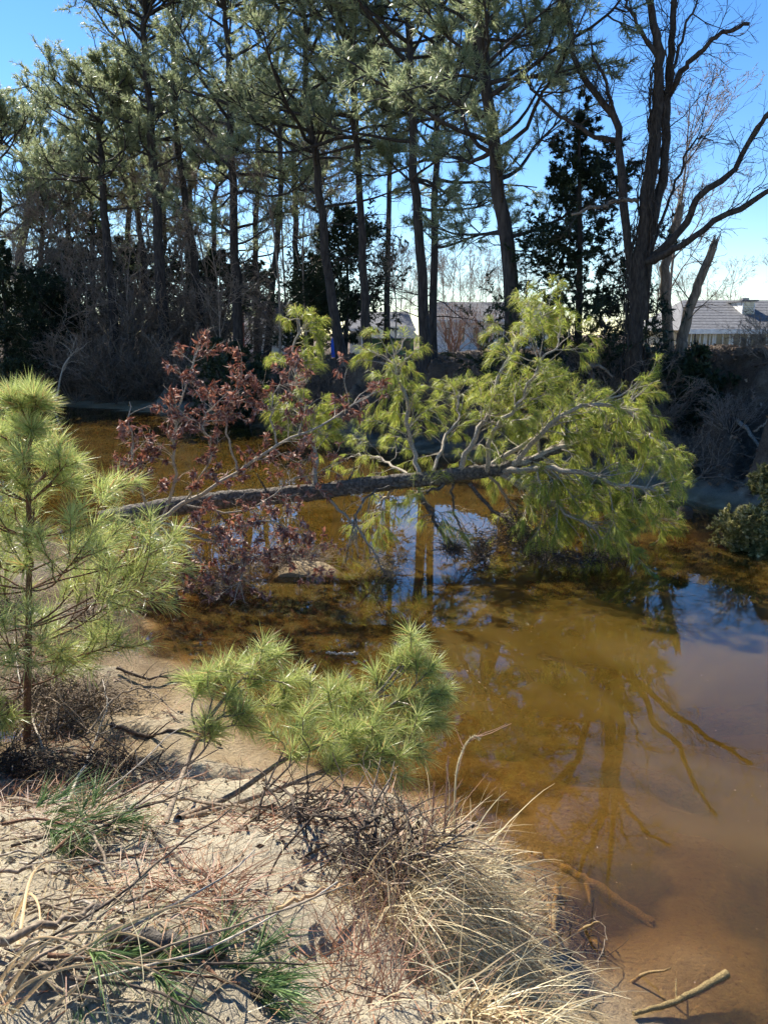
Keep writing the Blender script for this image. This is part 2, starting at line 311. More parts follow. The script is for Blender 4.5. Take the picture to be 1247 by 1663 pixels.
def ground_mat():
    m, nt, out = mat_nodes('bank_soil')
    tc = N(nt, 'ShaderNodeTexCoord'); at = N(nt, 'ShaderNodeAttribute', attribute_name='sand'); L = nt.links.new
    n1 = N(nt, 'ShaderNodeTexNoise', Scale=2.2, Detail=8.0, Roughness=0.65); n2 = N(nt, 'ShaderNodeTexNoise', Scale=38, Detail=8.0, Roughness=0.75); n3 = N(nt, 'ShaderNodeTexNoise', Scale=260, Detail=3.0)
    v1 = N(nt, 'ShaderNodeTexVoronoi', Scale=26.0)
    for n in (n1, n2, n3, v1): L(tc.outputs['Object'], n.inputs['Vector'])
    sand = ramp(nt, n1.outputs[0], [(0.3, (0.6, 0.5, 0.35)), (0.5, (0.74, 0.64, 0.46)), (0.72, (0.82, 0.74, 0.56))])
    grain = ramp(nt, n3.outputs[0], [(0.3, (0.72, 0.7, 0.66)), (0.65, (1, 1, 1))])
    crevice_shade = ramp(nt, n2.outputs[0], [(0.34, (0.5, 0.45, 0.4)), (0.44, (1, 1, 1))])  # shade of the crevices put into the sand colour, where the bump dips
    def mul(a, b, f=1.0):
        x = N(nt, 'ShaderNodeMix'); x.data_type = 'RGBA'; x.blend_type = 'MULTIPLY'; x.inputs[0].default_value = f; L(a, x.inputs[6]); L(b, x.inputs[7]); return x.outputs[2]
    def mix(f, a, b):
        x = N(nt, 'ShaderNodeMix'); x.data_type = 'RGBA'; L(f, x.inputs[0]); L(a, x.inputs[6]); L(b, x.inputs[7]); return x.outputs[2]
    sand = mul(mul(sand, grain, 0.7), crevice_shade, 0.8)
    soil = ramp(nt, n2.outputs[0], [(0.3, (0.06, 0.044, 0.032)), (0.5, (0.13, 0.095, 0.068)), (0.75, (0.22, 0.165, 0.12))])
    msk = N(nt, 'ShaderNodeMath', operation='MULTIPLY_ADD', use_clamp=True); L(n1.outputs[0], msk.inputs[0]); msk.inputs[1].default_value = 0.8
    sub = N(nt, 'ShaderNodeMath', operation='SUBTRACT'); L(at.outputs['Fac'], sub.inputs[0]); sub.inputs[1].default_value = 0.4; L(sub.outputs[0], msk.inputs[2])
    c = mix(msk.outputs[0], soil, sand)
    geo = N(nt, 'ShaderNodeNewGeometry'); sx = N(nt, 'ShaderNodeSeparateXYZ'); L(geo.outputs['Position'], sx.inputs[0])
    ad = N(nt, 'ShaderNodeMath', operation='MULTIPLY_ADD'); L(n1.outputs[0], ad.inputs[0]); ad.inputs[1].default_value = -0.16; L(sx.outputs[2], ad.inputs[2])
    wet = N(nt, 'ShaderNodeMapRange'); L(ad.outputs[0], wet.inputs[0]); wet.inputs['From Min'].default_value = -0.03; wet.inputs['From Max'].default_value = 0.1; wet.inputs['To Min'].default_value = 1.0; wet.inputs['To Max'].default_value = 0.0
    wc = N(nt, 'ShaderNodeMix'); wc.data_type = 'RGBA'; wc.blend_type = 'MULTIPLY'; L(wet.outputs[0], wc.inputs[0]); L(c, wc.inputs[6]); wc.inputs[7].default_value = (0.6, 0.52, 0.42, 1)
    p = N(nt, 'ShaderNodeBsdfPrincipled', Roughness=0.95); p.inputs['Specular IOR Level'].default_value = 0.15
    L(wc.outputs[2], p.inputs['Base Color'])
    hs = N(nt, 'ShaderNodeMath', operation='MULTIPLY_ADD'); L(v1.outputs[0], hs.inputs[0]); hs.inputs[1].default_value = -0.35; L(n2.outputs[0], hs.inputs[2])
    b = N(nt, 'ShaderNodeBump', Strength=1.0, Distance=0.06); L(hs.outputs[0], b.inputs['Height'])
    b2 = N(nt, 'ShaderNodeBump', Strength=0.5, Distance=0.004); L(n3.outputs[0], b2.inputs['Height']); L(b.outputs[0], b2.inputs['Normal']); L(b2.outputs[0], p.inputs['Normal'])
    L(p.outputs[0], out.inputs[0]); return m
g = MB(); g.add(np.stack([X, Y, Z], -1), q=quads)
ground = g.build('ground', ground_mat(), smooth=True); tag(ground, 'sandy near bank, river bed and steep dark far bank', None, None, 'structure')
inf = inside(X, Y, FPOLY); sand = np.where(inf, np.clip(1.0 - (Z - 0.12) / 0.1, 0, 1) * np.interp(X, [-7, -4, 4, 5], [1.1, .35, .35, .55]), np.clip(1.15 - np.clip((-X - 1.3) * 0.45 + np.clip(Y - 6.5, 0, 1) * .5, 0, 0.85) + np.where(Z < -.02, -.25 + .4 * fbm(X * 1.0, Y * 1.0, .6, 3, .6), 0), 0, 1.2))
ground.data.attributes.new('sand', 'FLOAT', 'POINT').data.foreach_set('value', sand.astype(np.float32).ravel())

# water
wx = np.concatenate([-np.geomspace(300, 14, 20), lines([(-13, -4, .4), (-4, 3, .1), (3, 9, .2)]), np.geomspace(9, 300, 20)])
wy = np.concatenate([-np.geomspace(100, 2, 8), lines([(-1, 2, .3), (2, 8, .1), (8, 24, .25), (24, 50, .8)]), np.geomspace(50, 300, 12)])
WX, WY = np.meshgrid(wx, wy); D = np.maximum(-height(WX, WY), 0.0); n2x, n2y = len(wx), len(wy)
wi = np.arange(n2x * n2y).reshape(n2y, n2x); wq = np.stack([wi[:-1, :-1], wi[:-1, 1:], wi[1:, 1:], wi[1:, :-1]], -1).reshape(-1, 4)
def water_mat():
    m, nt, out = mat_nodes('murky_water'); L = nt.links.new
    tc = N(nt, 'ShaderNodeTexCoord'); at = N(nt, 'ShaderNodeAttribute', attribute_name='depth')
    n1 = N(nt, 'ShaderNodeTexNoise', Scale=0.7, Detail=3.0, Distortion=1.2); n2 = N(nt, 'ShaderNodeTexNoise', Scale=5.0, Detail=2.0); n3 = N(nt, 'ShaderNodeTexNoise', Scale=2.2, Detail=2.0)
    for n in (n1, n2, n3): L(tc.outputs['Object'], n.inputs['Vector'])
    murk = ramp(nt, n1.outputs[0], [(0.3, (0.05, 0.028, 0.004)), (0.55, (0.076, 0.046, 0.009)), (0.75, (0.1, 0.063, 0.018))])
    dif = N(nt, 'ShaderNodeSubsurfaceScattering', falloff='BURLEY'); L(murk, dif.inputs[0]); dif.inputs['Scale'].default_value = 0.3; dif.inputs['Radius'].default_value = (1.0, 0.7, 0.4)
    tr = N(nt, 'ShaderNodeBsdfTransparent'); m9 = N(nt, 'ShaderNodeMath', operation='MULTIPLY'); L(at.outputs['Fac'], m9.inputs[0]); m9.inputs[1].default_value = -11.0
    e9 = N(nt, 'ShaderNodeMath', operation='EXPONENT'); L(m9.outputs[0], e9.inputs[0]); c9 = N(nt, 'ShaderNodeMix'); c9.data_type = 'RGBA'; L(e9.outputs[0], c9.inputs[0]); c9.inputs[6].default_value = (0.92, 0.66, 0.28, 1); c9.inputs[7].default_value = (1, 1, 1, 1); L(c9.outputs[2], tr.inputs[0])
    mr = N(nt, 'ShaderNodeMath', operation='MULTIPLY'); L(at.outputs['Fac'], mr.inputs[0]); mr.inputs[1].default_value = -4.6
    ex = N(nt, 'ShaderNodeMath', operation='EXPONENT'); L(mr.outputs[0], ex.inputs[0])
    mx = N(nt, 'ShaderNodeMixShader'); L(ex.outputs[0], mx.inputs[0]); L(dif.outputs[0], mx.inputs[1]); L(tr.outputs[0], mx.inputs[2])
    gl = N(nt, 'ShaderNodeBsdfGlossy', Roughness=0.004)
    b = N(nt, 'ShaderNodeBump', Strength=0.03, Distance=0.007); L(n2.outputs[0], b.inputs['Height'])
    b2 = N(nt, 'ShaderNodeBump', Strength=0.02, Distance=0.01); L(n3.outputs[0], b2.inputs['Height']); L(b.outputs[0], b2.inputs['Normal'])
    L(b2.outputs[0], gl.inputs['Normal'])
    geo = N(nt, 'ShaderNodeNewGeometry'); dt = N(nt, 'ShaderNodeVectorMath', operation='DOT_PRODUCT'); L(geo.outputs['Incoming'], dt.inputs[0]); L(b2.outputs[0], dt.inputs[1])
    ab = N(nt, 'ShaderNodeMath', operation='ABSOLUTE'); L(dt.outputs['Value'], ab.inputs[0]); om = N(nt, 'ShaderNodeMath', operation='SUBTRACT', use_clamp=True); om.inputs[0].default_value = 1.0; L(ab.outputs[0], om.inputs[1])
    pw = N(nt, 'ShaderNodeMath', operation='POWER'); L(om.outputs[0], pw.inputs[0]); pw.inputs[1].default_value = 4.4; fr = N(nt, 'ShaderNodeMath', operation='MULTIPLY_ADD'); L(pw.outputs[0], fr.inputs[0]); fr.inputs[1].default_value = 0.96; fr.inputs[2].default_value = 0.045
    m2 = N(nt, 'ShaderNodeMixShader'); L(fr.outputs[0], m2.inputs[0]); L(mx.outputs[0], m2.inputs[1]); L(gl.outputs[0], m2.inputs[2])
    L(m2.outputs[0], out.inputs[0]); return m
w = MB(); w.add(np.stack([WX, WY, np.zeros_like(WX)], -1), q=wq)
water = w.build('water', water_mat(), smooth=True); tag(water, 'calm murky brown river water', None, None, 'structure')
water.data.attributes.new('depth', 'FLOAT', 'POINT').data.foreach_set('value', D.astype(np.float32).ravel())

# ------------------------------------------------------------------ trees of the far bank
def pine(label, ctrl, Y, wpx, v0, nl, Lm, dens=1.0, name='pine_tree', top=6.0, side=0.0, K=22):
    nl = int(nl * 1.75); Lm *= 1.35; wn_ = .019
    if Y > 37.5: K = 14; wn_ = .026
    base = P(ctrl[0][0], ctrl[0][1], Y); base[2] = hz(base[0], base[1])
    c = PP(ctrl, Y); c[0] = base - A(0, 0, 0.15)
    up = nrm(c[-1] - c[-2]); c = np.vstack([c, c[-1] + up * top * 0.5 + A(rng.normal(0, .15), rng.normal(0, .3), 0), c[-1] + up * top])
    c[1:-1, 1] += rng.normal(0, 0.12, len(c) - 2)
    tr = curve(c, 26); tr[1:] += rng.normal(0, 0.035, (25, 3)) * A(1, 1, 0)
    r0 = wpx / FPX * Y / 2; s = np.linspace(0, 1, 26); rr = .8 * r0 * (1 - 0.82 * s**1.0) * (1 + 0.35 * np.exp(-s * 22))
    root = thing(name, label, 'pine tree', base)
    m = MB(); m.tubes(tr, rr, 10); m.build('trunk', M_BARK, root, True)
    zc = P(ctrl[0][0], v0, Y)[2]; zz = tr[:, 2]; t0 = float(np.interp(zc, zz, s))
    t = np.sort(t0 + (0.985 - t0) * rng.uniform(0, 1, nl) ** 0.9); p, d = along(tr[None], np.zeros(nl, int), t)
    q = (t - t0) / (1 - t0); az = np.arange(nl) * 2.4 + rng.uniform(-.5, .5, nl)
    el = np.interp(q, [0, .5, 1], [0.05, 0.45, 1.0]) + rng.normal(0, 0.15, nl)
    D0 = np.stack([np.cos(az) * np.cos(el) + side, np.sin(az) * np.cos(el), np.sin(el)], -1)
    L = Lm * np.interp(q, [0, .25, .7, 1], [0.75, 1.0, 0.8, 0.3]) * rng.uniform(0.6, 1.15, nl)
    limb = grow(p, D0, L, 8, 0.16, 0.05)
    rl = np.minimum(0.014 * L + 0.012, np.interp(t, s, rr) * 0.7)
    b = MB(); b.tubes(limb, taper(rl, 8, .3), 5)
    n1 = int(8 * dens); S, D1, i1, tt = spawn(limb, n1, 0.3, 1.0, 0.75, 0.2, 0.4)
    l1 = L[i1] * rng.uniform(0.22, 0.45, len(S)) * (1.15 - 0.5 * tt); s1 = grow(S, D1, l1, 6, 0.18, 0.09); b.tubes(s1[:, [0, 2, 5]], taper(np.maximum(rl[i1] * .4, .007), 3, .5), 3)
    S, D2, i2, tt = spawn(s1, 7, 0.2, 1.0, 0.7, 0.25, 0.3); l2 = np.clip(l1[i2] * 0.4, 0.18, 0.6) * rng.uniform(.6, 1.2, len(S))
    s2 = grow(S, D2, l2, 4, 0.2, 0.12); b.tubes(s2[:, [0, 3]], taper(np.full(len(S), .006), 2, .6), 3)
    # a few dead stubs below the crown
    nb = 9; ts = rng.uniform(t0 * 0.35, t0 + .05, nb); p, d = along(tr[None], np.zeros(nb, int), ts); az = rng.uniform(0, 6.28, nb)
    st = grow(p, np.stack([np.cos(az), np.sin(az), rng.normal(-.1, .2, nb)], -1), rng.uniform(.5, 2.2, nb), 6, .2, -.02); b.tubes(st, taper(np.full(nb, .02), 6, .3), 4)
    S, D3, i3, tt = spawn(st, 4, .3, 1, .7, .2); b.tubes(grow(S, D3, rng.uniform(.2, .7, len(S)), 4, .2), taper(np.full(len(S), .008), 4, .5), 3)
    b.build('branches', M_BARK, root, True)
    nd = MB(); needles(nd, s2, K, 0.2, 0.21, 0.75, 0.3, wn_, 0.1, 1, 1.2); needles(nd, s1, K, 0.6, 0.21, 0.8, 0.3, wn_, 0.1, 1, 1.2)
    nd.build('crown', M_FARN, root, kind='stuff'); return root

pine('pine cut off by the left picture edge, behind the others', [(-22, 570), (-12, 420), (-4, 330), (-8, 260)], 40, 22, 420, 16, 3.2, 1.0, top=1.5)
pine('shorter pine with a low rounded crown near the left picture edge', [(38, 570), (32, 440), (45, 340), (42, 270)], 43, 20, 430, 15, 3.0, top=1.0)
pine('tall straight pine at the left whose crown reaches furthest over open sky', [(190, 570), (178, 430), (166, 300), (158, 215)], 36, 19, 345, 22, 3.0, 1.0, top=1.5, side=-0.25)
pine('tall pine with a forked bushy crown, tallest at the left of the row', [(270, 565), (258, 420), (248, 260), (240, 130), (236, 40)], 35, 22, 300, 28, 3.2, 1.0, top=1.0)
pine('slim pine close beside the forked tall one, leaning left', [(247, 565), (236, 450), (222, 330), (204, 210)], 38, 13, 330, 16, 2.6, top=1.5, side=-.15)
pine('pine leaning slightly left, with a bare trunk between two thickets', [(332, 565), (318, 440), (297, 300), (283, 170), (280, 40)], 37, 17, 300, 20, 2.8, top=1.5)
pine('thick straight pine in the middle of the left group', [(387, 575), (383, 480), (378, 350), (375, 200), (370, 40)], 31, 22, 400, 28, 2.9, 1.0, top=2.0)
pine('thin pine standing behind the thick straight one, slightly curved', [(432, 565), (445, 430), (457, 300), (450, 150), (455, 20)], 36, 14, 330, 20, 3.0, top=2.0)
pine('broad pine with a flared dark base in front of the green shed', [(556, 580), (532, 440), (517, 300), (500, 170), (493, 20)], 28, 20, 340, 28, 3.1, 1.1, top=3.5)
pine('slender dark pine left of the green shed, bare up to its high crown', [(596, 575), (590, 450), (582, 300), (572, 150), (566, 0)], 27, 18, 330, 26, 3.0, top=4)
pine('left of the two close-standing pines in the middle', [(693, 560), (684, 440), (673, 270), (667, 120), (664, 0)], 24, 22, 340, 28, 2.9, 1.0, top=5)
pine('right and thinner of the two close-standing pines in the middle', [(704, 560), (706, 400), (708, 250), (711, 90), (713, 0)], 25, 16, 430, 28, 2.4, 1.0, top=4)
pine('biggest pine, thick dark trunk leaning left beside the cedar', [(844, 578), (826, 440), (805, 270), (785, 140), (776, 0)], 19, 33, 430, 34, 2.5, 1.0, top=6)

for lab_, c_, Y_, w_, v_ in (('short pine behind the left evergreens, crown just over the thicket', [(105, 570), (108, 450), (112, 330)], 46, 14, 470), ('pine filling the gap behind the forked tall one', [(212, 570), (208, 420), (214, 260)], 47, 14, 430), ('pine behind the leaning one, half hidden by twigs', [(306, 570), (308, 420), (312, 240)], 46, 14, 440), ('pine behind the thin curved one, low crown', [(418, 570), (415, 420), (420, 230)], 45, 14, 430), ('pine behind the flared one with a crown low between trunks', [(478, 570), (480, 420), (476, 210)], 44, 15, 420), ('low-crowned pine behind the left edge evergreen', [(70, 570), (66, 450), (70, 380)], 41, 13, 520), ('low-crowned pine between the two left thickets', [(145, 570), (150, 450), (148, 330)], 42, 13, 500), ('low-crowned pine right behind the forked tall one', [(262, 570), (266, 450), (268, 330)], 44, 13, 490), ('low-crowned pine beside the thick straight one', [(352, 570), (348, 450), (350, 310)], 43, 13, 500), ('low-crowned pine left of the flared one', [(520, 570), (524, 450), (522, 300)], 38, 13, 480), ('pine far back between the slender one and the twin pines', [(628, 565), (630, 400), (634, 180)], 40, 13, 330)):
    pine(lab_, c_, Y_, w_, v_, 16, 2.9, top=1.5)

def bare(root, base, ctrl, r0, levels, mat, name0='trunk', sides=7, n=18, minr=0.004, br='branches'):
    tr = curve(ctrl, n); rr = r0 * np.linspace(1, .3, n); m = MB(); m.tubes(tr, rr, sides, True); m.build(name0, mat, root, True)
    b = MB(); cur = tr[None]; L = np.array([np.linalg.norm(ctrl[-1] - ctrl[0])]); R = np.array([r0])
    for per, t0, t1, ang, lr, rf, wig, up, nn, sd in levels:
        S, D1, ix, tt = spawn(cur, per, t0, t1, ang, .22); L = L[ix] * lr * rng.uniform(.6, 1.2, len(ix)) * (1.2 - .6 * tt); R = np.maximum(R[ix] * rf * (1.1 - .5 * tt), minr)
        cur = grow(S, D1, L, nn, wig, up); b.tubes(cur, taper(R, nn, .35), sd)
    b.build(br, mat, root, True); return root

# bare broadleaf trees: prototypes at the origin, copies in the gaps
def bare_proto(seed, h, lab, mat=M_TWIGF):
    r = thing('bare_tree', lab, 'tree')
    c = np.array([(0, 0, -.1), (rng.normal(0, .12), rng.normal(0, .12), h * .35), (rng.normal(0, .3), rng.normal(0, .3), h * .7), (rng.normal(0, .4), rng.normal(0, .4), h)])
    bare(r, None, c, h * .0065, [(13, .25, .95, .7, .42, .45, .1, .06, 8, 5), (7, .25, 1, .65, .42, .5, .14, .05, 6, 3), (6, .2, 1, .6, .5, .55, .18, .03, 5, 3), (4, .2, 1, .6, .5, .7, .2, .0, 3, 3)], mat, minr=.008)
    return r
protos = [bare_proto(i, 9.0, 'x') for i in range(3)]
spots = [(95, 575, 34, .75), (140, 580, 32, .8), (215, 575, 31, .7), (300, 575, 33, .85), (355, 575, 30, .75), (455, 575, 30, .9), (500, 575, 31, .8), (640, 560, 31, .55), (60, 575, 37, .8), (10, 575, 36, .75), (340, 575, 40, 1.1), (170, 575, 42, 1.0), (75, 575, 33, .85), (118, 575, 38, 1.0), (190, 575, 33, .9), (235, 575, 34, .95), (265, 575, 39, 1.05), (320, 575, 35, .95), (470, 575, 37, 1.0), (35, 575, 34, .8), (520, 575, 34, .8), (155, 575, 36, .9)]
spots.sort()
for i, (u, v, Y_, s_) in enumerate(spots):
    Y_ += 4.0 if u < 330 and Y_ < 37 else 0
    b = P(u, v, Y_); b[2] = hz(b[0], b[1]); lab = '%s from the left of the leafless grey trees tangled among the pines' % ORD[i]
    if i < 3: protos[i].location = b; protos[i].scale = (s_,) * 3; protos[i].rotation_euler = (0, 0, rng.uniform(0, 6)); protos[i]['label'] = lab; protos[i]['group'] = 'leafless trees among the pines'
    else: dup(protos[i % 3], b, rng.uniform(0, 6.28), s_, lab, 'leafless trees among the pines')
dist = [(520, 70, 1.0), (610, 62, .85), (650, 75, 1.0), (745, 66, .8), (790, 72, .95), (690, 80, 1.05), (1060, 55, .75), (1010, 62, .9), (1180, 75, .9), (1260, 48, .75), (900, 70, .9), (850, 64, .8), (280, 72, 1.0), (120, 75, 1.0), (20, 70, 1.0), (200, 66, .9), (400, 78, 1.0), (470, 68, .9), (635, 60, .8), (665, 64, .85), (720, 70, .95), (735, 78, 1.0), (760, 82, 1.05), (775, 62, .75), (805, 75, .95), (825, 68, .85), (1035, 70, .9), (1110, 60, .7), (1140, 72, .75), (560, 66, .9)]
dist.sort()
for i, (u, Y_, s_) in enumerate(dist):
    b = P(u, 560, Y_); b[2] = hz(b[0], b[1]); dup(protos[i % 3], b, rng.uniform(0, 6.28), s_, '%s from the left of the distant leafless trees beyond the houses' % ORD[i], 'distant leafless trees')
# rounded bare tree behind the dead tree
b = P(1085, 545, 27); b[2] = hz(b[0], b[1]); dup(protos[1], b, 1.0, (1.0, 1.0, .85), 'rounded fine-twigged leafless tree behind the vine-wrapped dead tree')

# shrubs
def shrub_proto(h, stems, spread, mat, lab, name='bare_shrub', dense=(8, 6), minr=.007):
    r = thing(name, lab, 'shrub'); az = rng.uniform(0, 6.28, stems); el = rng.uniform(spread, 1.45, stems)
    S = np.stack([np.cos(az), np.sin(az), az * 0], -1) * rng.uniform(0, .18, (stems, 1)) * h * .5
    st = grow(S, np.stack([np.cos(az) * np.cos(el), np.sin(az) * np.cos(el), np.sin(el)], -1), h * rng.uniform(.6, 1.05, stems), 9, .13, .02)
    m = MB(); m.tubes(st, taper(np.full(stems, h * .007), 9, .3), 4); m.build('stems', mat, r, True)
    b = MB(); S, D1, ix, tt = spawn(st, dense[0], .25, 1, .6, .2); L = h * .3 * rng.uniform(.5, 1.1, len(S)); c1 = grow(S, D1, L, 5, .18, .02); b.tubes(c1, taper(np.full(len(S), minr * 1.2), 5, .6), 3)
    S, D1, ix, tt = spawn(c1, dense[1], .2, 1, .6, .2); c2 = grow(S, D1, L[ix] * .5 * rng.uniform(.5, 1.1, len(S)), 4, .2); b.tubes(c2, taper(np.full(len(S), minr), 4, .6), 3)
    b.build('twigs', mat, r, True); return r
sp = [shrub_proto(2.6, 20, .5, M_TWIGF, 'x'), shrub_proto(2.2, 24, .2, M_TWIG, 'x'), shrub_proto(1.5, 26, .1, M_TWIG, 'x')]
sh = [(85, 600, 34, 1.3), (110, 575, 35, 1.7), (130, 610, 33.5, 1.2), (165, 590, 33, 1.6), (190, 620, 32, 1.2), (215, 585, 33, 1.7), (240, 600, 32, 1.5), (262, 620, 31.5, 1.2), (290, 600, 32, 1.3), (320, 600, 31, 1.2), (350, 590, 30.5, 1.1), (60, 580, 38, 1.5), (20, 590, 38, 1.3), (470, 590, 27, 1.0), (510, 600, 26, .9), (150, 560, 38, 2.1), (275, 570, 37, 1.9), (90, 560, 37, 2.2), (205, 560, 38, 2.2), (250, 560, 36, 1.9), (120, 590, 33, 1.7), (180, 600, 32, 1.6), (320, 570, 35, 1.9), (40, 560, 40, 2.2), (370, 570, 36, 1.8), (490, 575, 35, 1.6)]
sh.sort(); first = [True] * 3
for i, (u, v, Y_, s_) in enumerate(sh):
    Y_ += 2.0 if u < 330 else 0
    b = P(u, v, Y_); b[2] = hz(b[0], b[1]) - .05; k = i % 3; lab = '%s from the left of the grey bare shrubs in the left bank thicket' % ORD[i]
    if first[k]: first[k] = False; o = sp[k]; o.location = b; o.scale = (s_,) * 3; o['label'] = lab; o['group'] = 'left bank thicket'
    else: dup(sp[k], b, rng.uniform(0, 6.28), s_, lab, 'left bank thicket')
sh = [(870, 585, 18.5, .6), (905, 590, 18, .65), (960, 580, 18, .7), (985, 600, 17.4, .8), (1005, 585, 17.5, .9), (1060, 590, 17, .7), (1095, 585, 17.6, .3), (1140, 580, 17.5, .25), (1185, 585, 17.2, .28), (1225, 580, 17, .35), (1255, 585, 16.5, .5), (1120, 680, 16.2, .35), (1070, 650, 16.3, .4), (1190, 650, 15.4, .4), (1235, 640, 15, .4), (1020, 660, 16.5, .4), (620, 615, 22.5, .3), (800, 600, 20, .3)]
sh.sort()
for i, (u, v, Y_, s_) in enumerate(sh):
    b = P(u, v, Y_); b[2] = hz(b[0], b[1]) - .05; dup(sp[(i + 1) % 3], b, rng.uniform(0, 6.28), s_, '%s from the left of the low bare shrubs on the right bank' % ORD[i], 'right bank scrub')
# crape-myrtle like reddish shrubs by the white house
s4 = shrub_proto(3.6, 34, .95, M_TWIGR, 'reddish brown upright leafless bush before the white house', 'upright_shrub', (5, 4), .004); b = P(735, 577, 44); b[2] = hz(b[0], b[1]); s4.location = b
b = P(785, 577, 43); b[2] = hz(b[0], b[1]); dup(s4, b, 2, .85, 'second upright leafless bush, right of the reddish one by the white house')

# evergreens
def evergreen(label, base_px, Y, htop, spread, mat, name='cedar_tree', nb=60, cone=1.0, cat='cedar tree', low=.08, K=16, ln=.13, wd=.035, lean=(0, 0), pw=1.1):
    b = P(base_px[0], base_px[1], Y); b[2] = hz(b[0], b[1]); top = P(base_px[0] + lean[0], htop, Y); h = top[2] - b[2]
    r = thing(name, label, cat, b); tr = curve(np.array([b - A(0, 0, .1), b + (top - b) * .5 + A(.1, .1, 0), top]), 14)
    m = MB(); m.tubes(tr, np.linspace(h * .014 + .03, .012, 14), 7); m.build('trunk', M_DEAD, r, True)
    t = low + (1 - low) * rng.uniform(0, 1, nb) ** pw; p, d = along(tr[None], np.zeros(nb, int), t); az = rng.uniform(0, 6.28, nb); el = rng.normal(.25, .2, nb) + t * .5
    L = spread * (np.clip(1 - t, 0.06, 1) ** .8 * cone + (1 - cone) * np.sin(t * 3.0 + .1)) * rng.uniform(.55, 1.15, nb)
    lb = grow(p, np.stack([np.cos(az) * np.cos(el), np.sin(az) * np.cos(el), np.sin(el)], -1), L, 7, .14, .03)
    bb = MB(); bb.tubes(lb, taper(.008 + L * .008, 7, .3), 4)
    S, D1, ix, tt = spawn(lb, 9, .2, 1, .7, .25); l1 = np.clip(L[ix] * .35, .15, .8) * rng.uniform(.5, 1.1, len(S)); keep = rng.random(len(S)) < np.clip(L[ix] / (spread * .42), .22, 1); S, D1, ix, l1 = S[keep], D1[keep], ix[keep], l1[keep]; c1 = grow(S, D1, l1, 5, .2, .03); bb.tubes(c1[:, [0, 2, 4]], taper(np.full(len(S), .006), 3, .5), 3)
    if Y > 35: K = 8; wd *= 1.3; bb.build('branches', M_DEAD, r, True)
    S, D2, ix, tt = spawn(c1, 4, .15, 1, .7, .3); c2 = grow(S, D2, np.clip(l1[ix] * .45, .1, .4), 3, .2)
    nd = MB(); needles(nd, c2, K, .0, ln, .7, .35, wd, .05); nd.build('crown', mat, r, kind='stuff'); return r
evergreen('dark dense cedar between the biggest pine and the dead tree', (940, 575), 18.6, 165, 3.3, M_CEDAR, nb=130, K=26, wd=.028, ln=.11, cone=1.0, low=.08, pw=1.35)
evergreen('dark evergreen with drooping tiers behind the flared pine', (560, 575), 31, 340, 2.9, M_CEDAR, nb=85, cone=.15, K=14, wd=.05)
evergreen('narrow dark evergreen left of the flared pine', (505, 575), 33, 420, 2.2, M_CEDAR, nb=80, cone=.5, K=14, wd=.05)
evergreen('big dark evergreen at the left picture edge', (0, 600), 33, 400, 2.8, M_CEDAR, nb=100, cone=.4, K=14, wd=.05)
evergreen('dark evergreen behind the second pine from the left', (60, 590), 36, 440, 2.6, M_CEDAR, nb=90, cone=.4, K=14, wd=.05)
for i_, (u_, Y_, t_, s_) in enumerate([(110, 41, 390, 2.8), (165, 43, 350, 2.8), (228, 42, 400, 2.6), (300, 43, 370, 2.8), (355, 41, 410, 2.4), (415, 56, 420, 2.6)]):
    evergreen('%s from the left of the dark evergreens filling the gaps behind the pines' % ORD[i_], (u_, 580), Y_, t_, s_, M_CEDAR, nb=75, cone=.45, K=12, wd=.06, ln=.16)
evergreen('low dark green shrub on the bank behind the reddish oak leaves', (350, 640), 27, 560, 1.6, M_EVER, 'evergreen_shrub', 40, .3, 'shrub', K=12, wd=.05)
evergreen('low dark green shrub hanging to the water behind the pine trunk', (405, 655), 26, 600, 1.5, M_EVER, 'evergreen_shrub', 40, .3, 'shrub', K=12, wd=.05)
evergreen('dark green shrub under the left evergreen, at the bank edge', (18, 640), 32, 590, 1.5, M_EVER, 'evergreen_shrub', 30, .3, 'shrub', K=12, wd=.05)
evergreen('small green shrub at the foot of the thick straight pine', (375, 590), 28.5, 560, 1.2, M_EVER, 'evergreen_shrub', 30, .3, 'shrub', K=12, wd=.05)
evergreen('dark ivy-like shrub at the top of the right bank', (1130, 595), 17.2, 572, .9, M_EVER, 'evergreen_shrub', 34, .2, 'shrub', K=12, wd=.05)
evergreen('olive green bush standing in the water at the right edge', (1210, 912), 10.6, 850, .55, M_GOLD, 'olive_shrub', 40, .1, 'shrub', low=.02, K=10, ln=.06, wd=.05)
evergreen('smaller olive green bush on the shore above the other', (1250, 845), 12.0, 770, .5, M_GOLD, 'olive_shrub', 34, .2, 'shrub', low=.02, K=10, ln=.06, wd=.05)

# the vine-wrapped dead tree
b = P(1030, 612, 16.6); b[2] = hz(b[0], b[1])
dead = thing('dead_tree', 'tall leafless dead tree with vine-wrapped double trunk on the right bank', 'tree', b)
YD = 16.6
def limb(root, px, Y0, Y1, w0, w1, mat, name='limb', n=20, sides=8, jit=.02, cap=True):
    c = PP(px, Y0, Y1); p = curve(c, n); p[1:] += rng.normal(0, jit, (n - 1, 3)); r = .82 * np.linspace(w0, w1, n) / FPX * (Y0 + Y1) / 4 * (1 + rng.normal(0, .05, n))
    m = MB(); m.tubes(p, r, sides, cap); m.build(name, mat, root, True); return p
dl = []
dl.append(limb(dead, [(1028, 618), (1035, 480), (1048, 350), (1062, 230), (1068, 150), (1066, 60), (1052, 0), (1035, -90)], YD, YD, 31, 9, M_DEAD, 'trunk', 34, 10))
dl.append(limb(dead, [(1042, 520), (1053, 390), (1074, 300), (1082, 190), (1088, 100), (1096, 0), (1102, -110)], YD, YD + .3, 22, 8, M_DEAD, 'trunk', 30, 9))
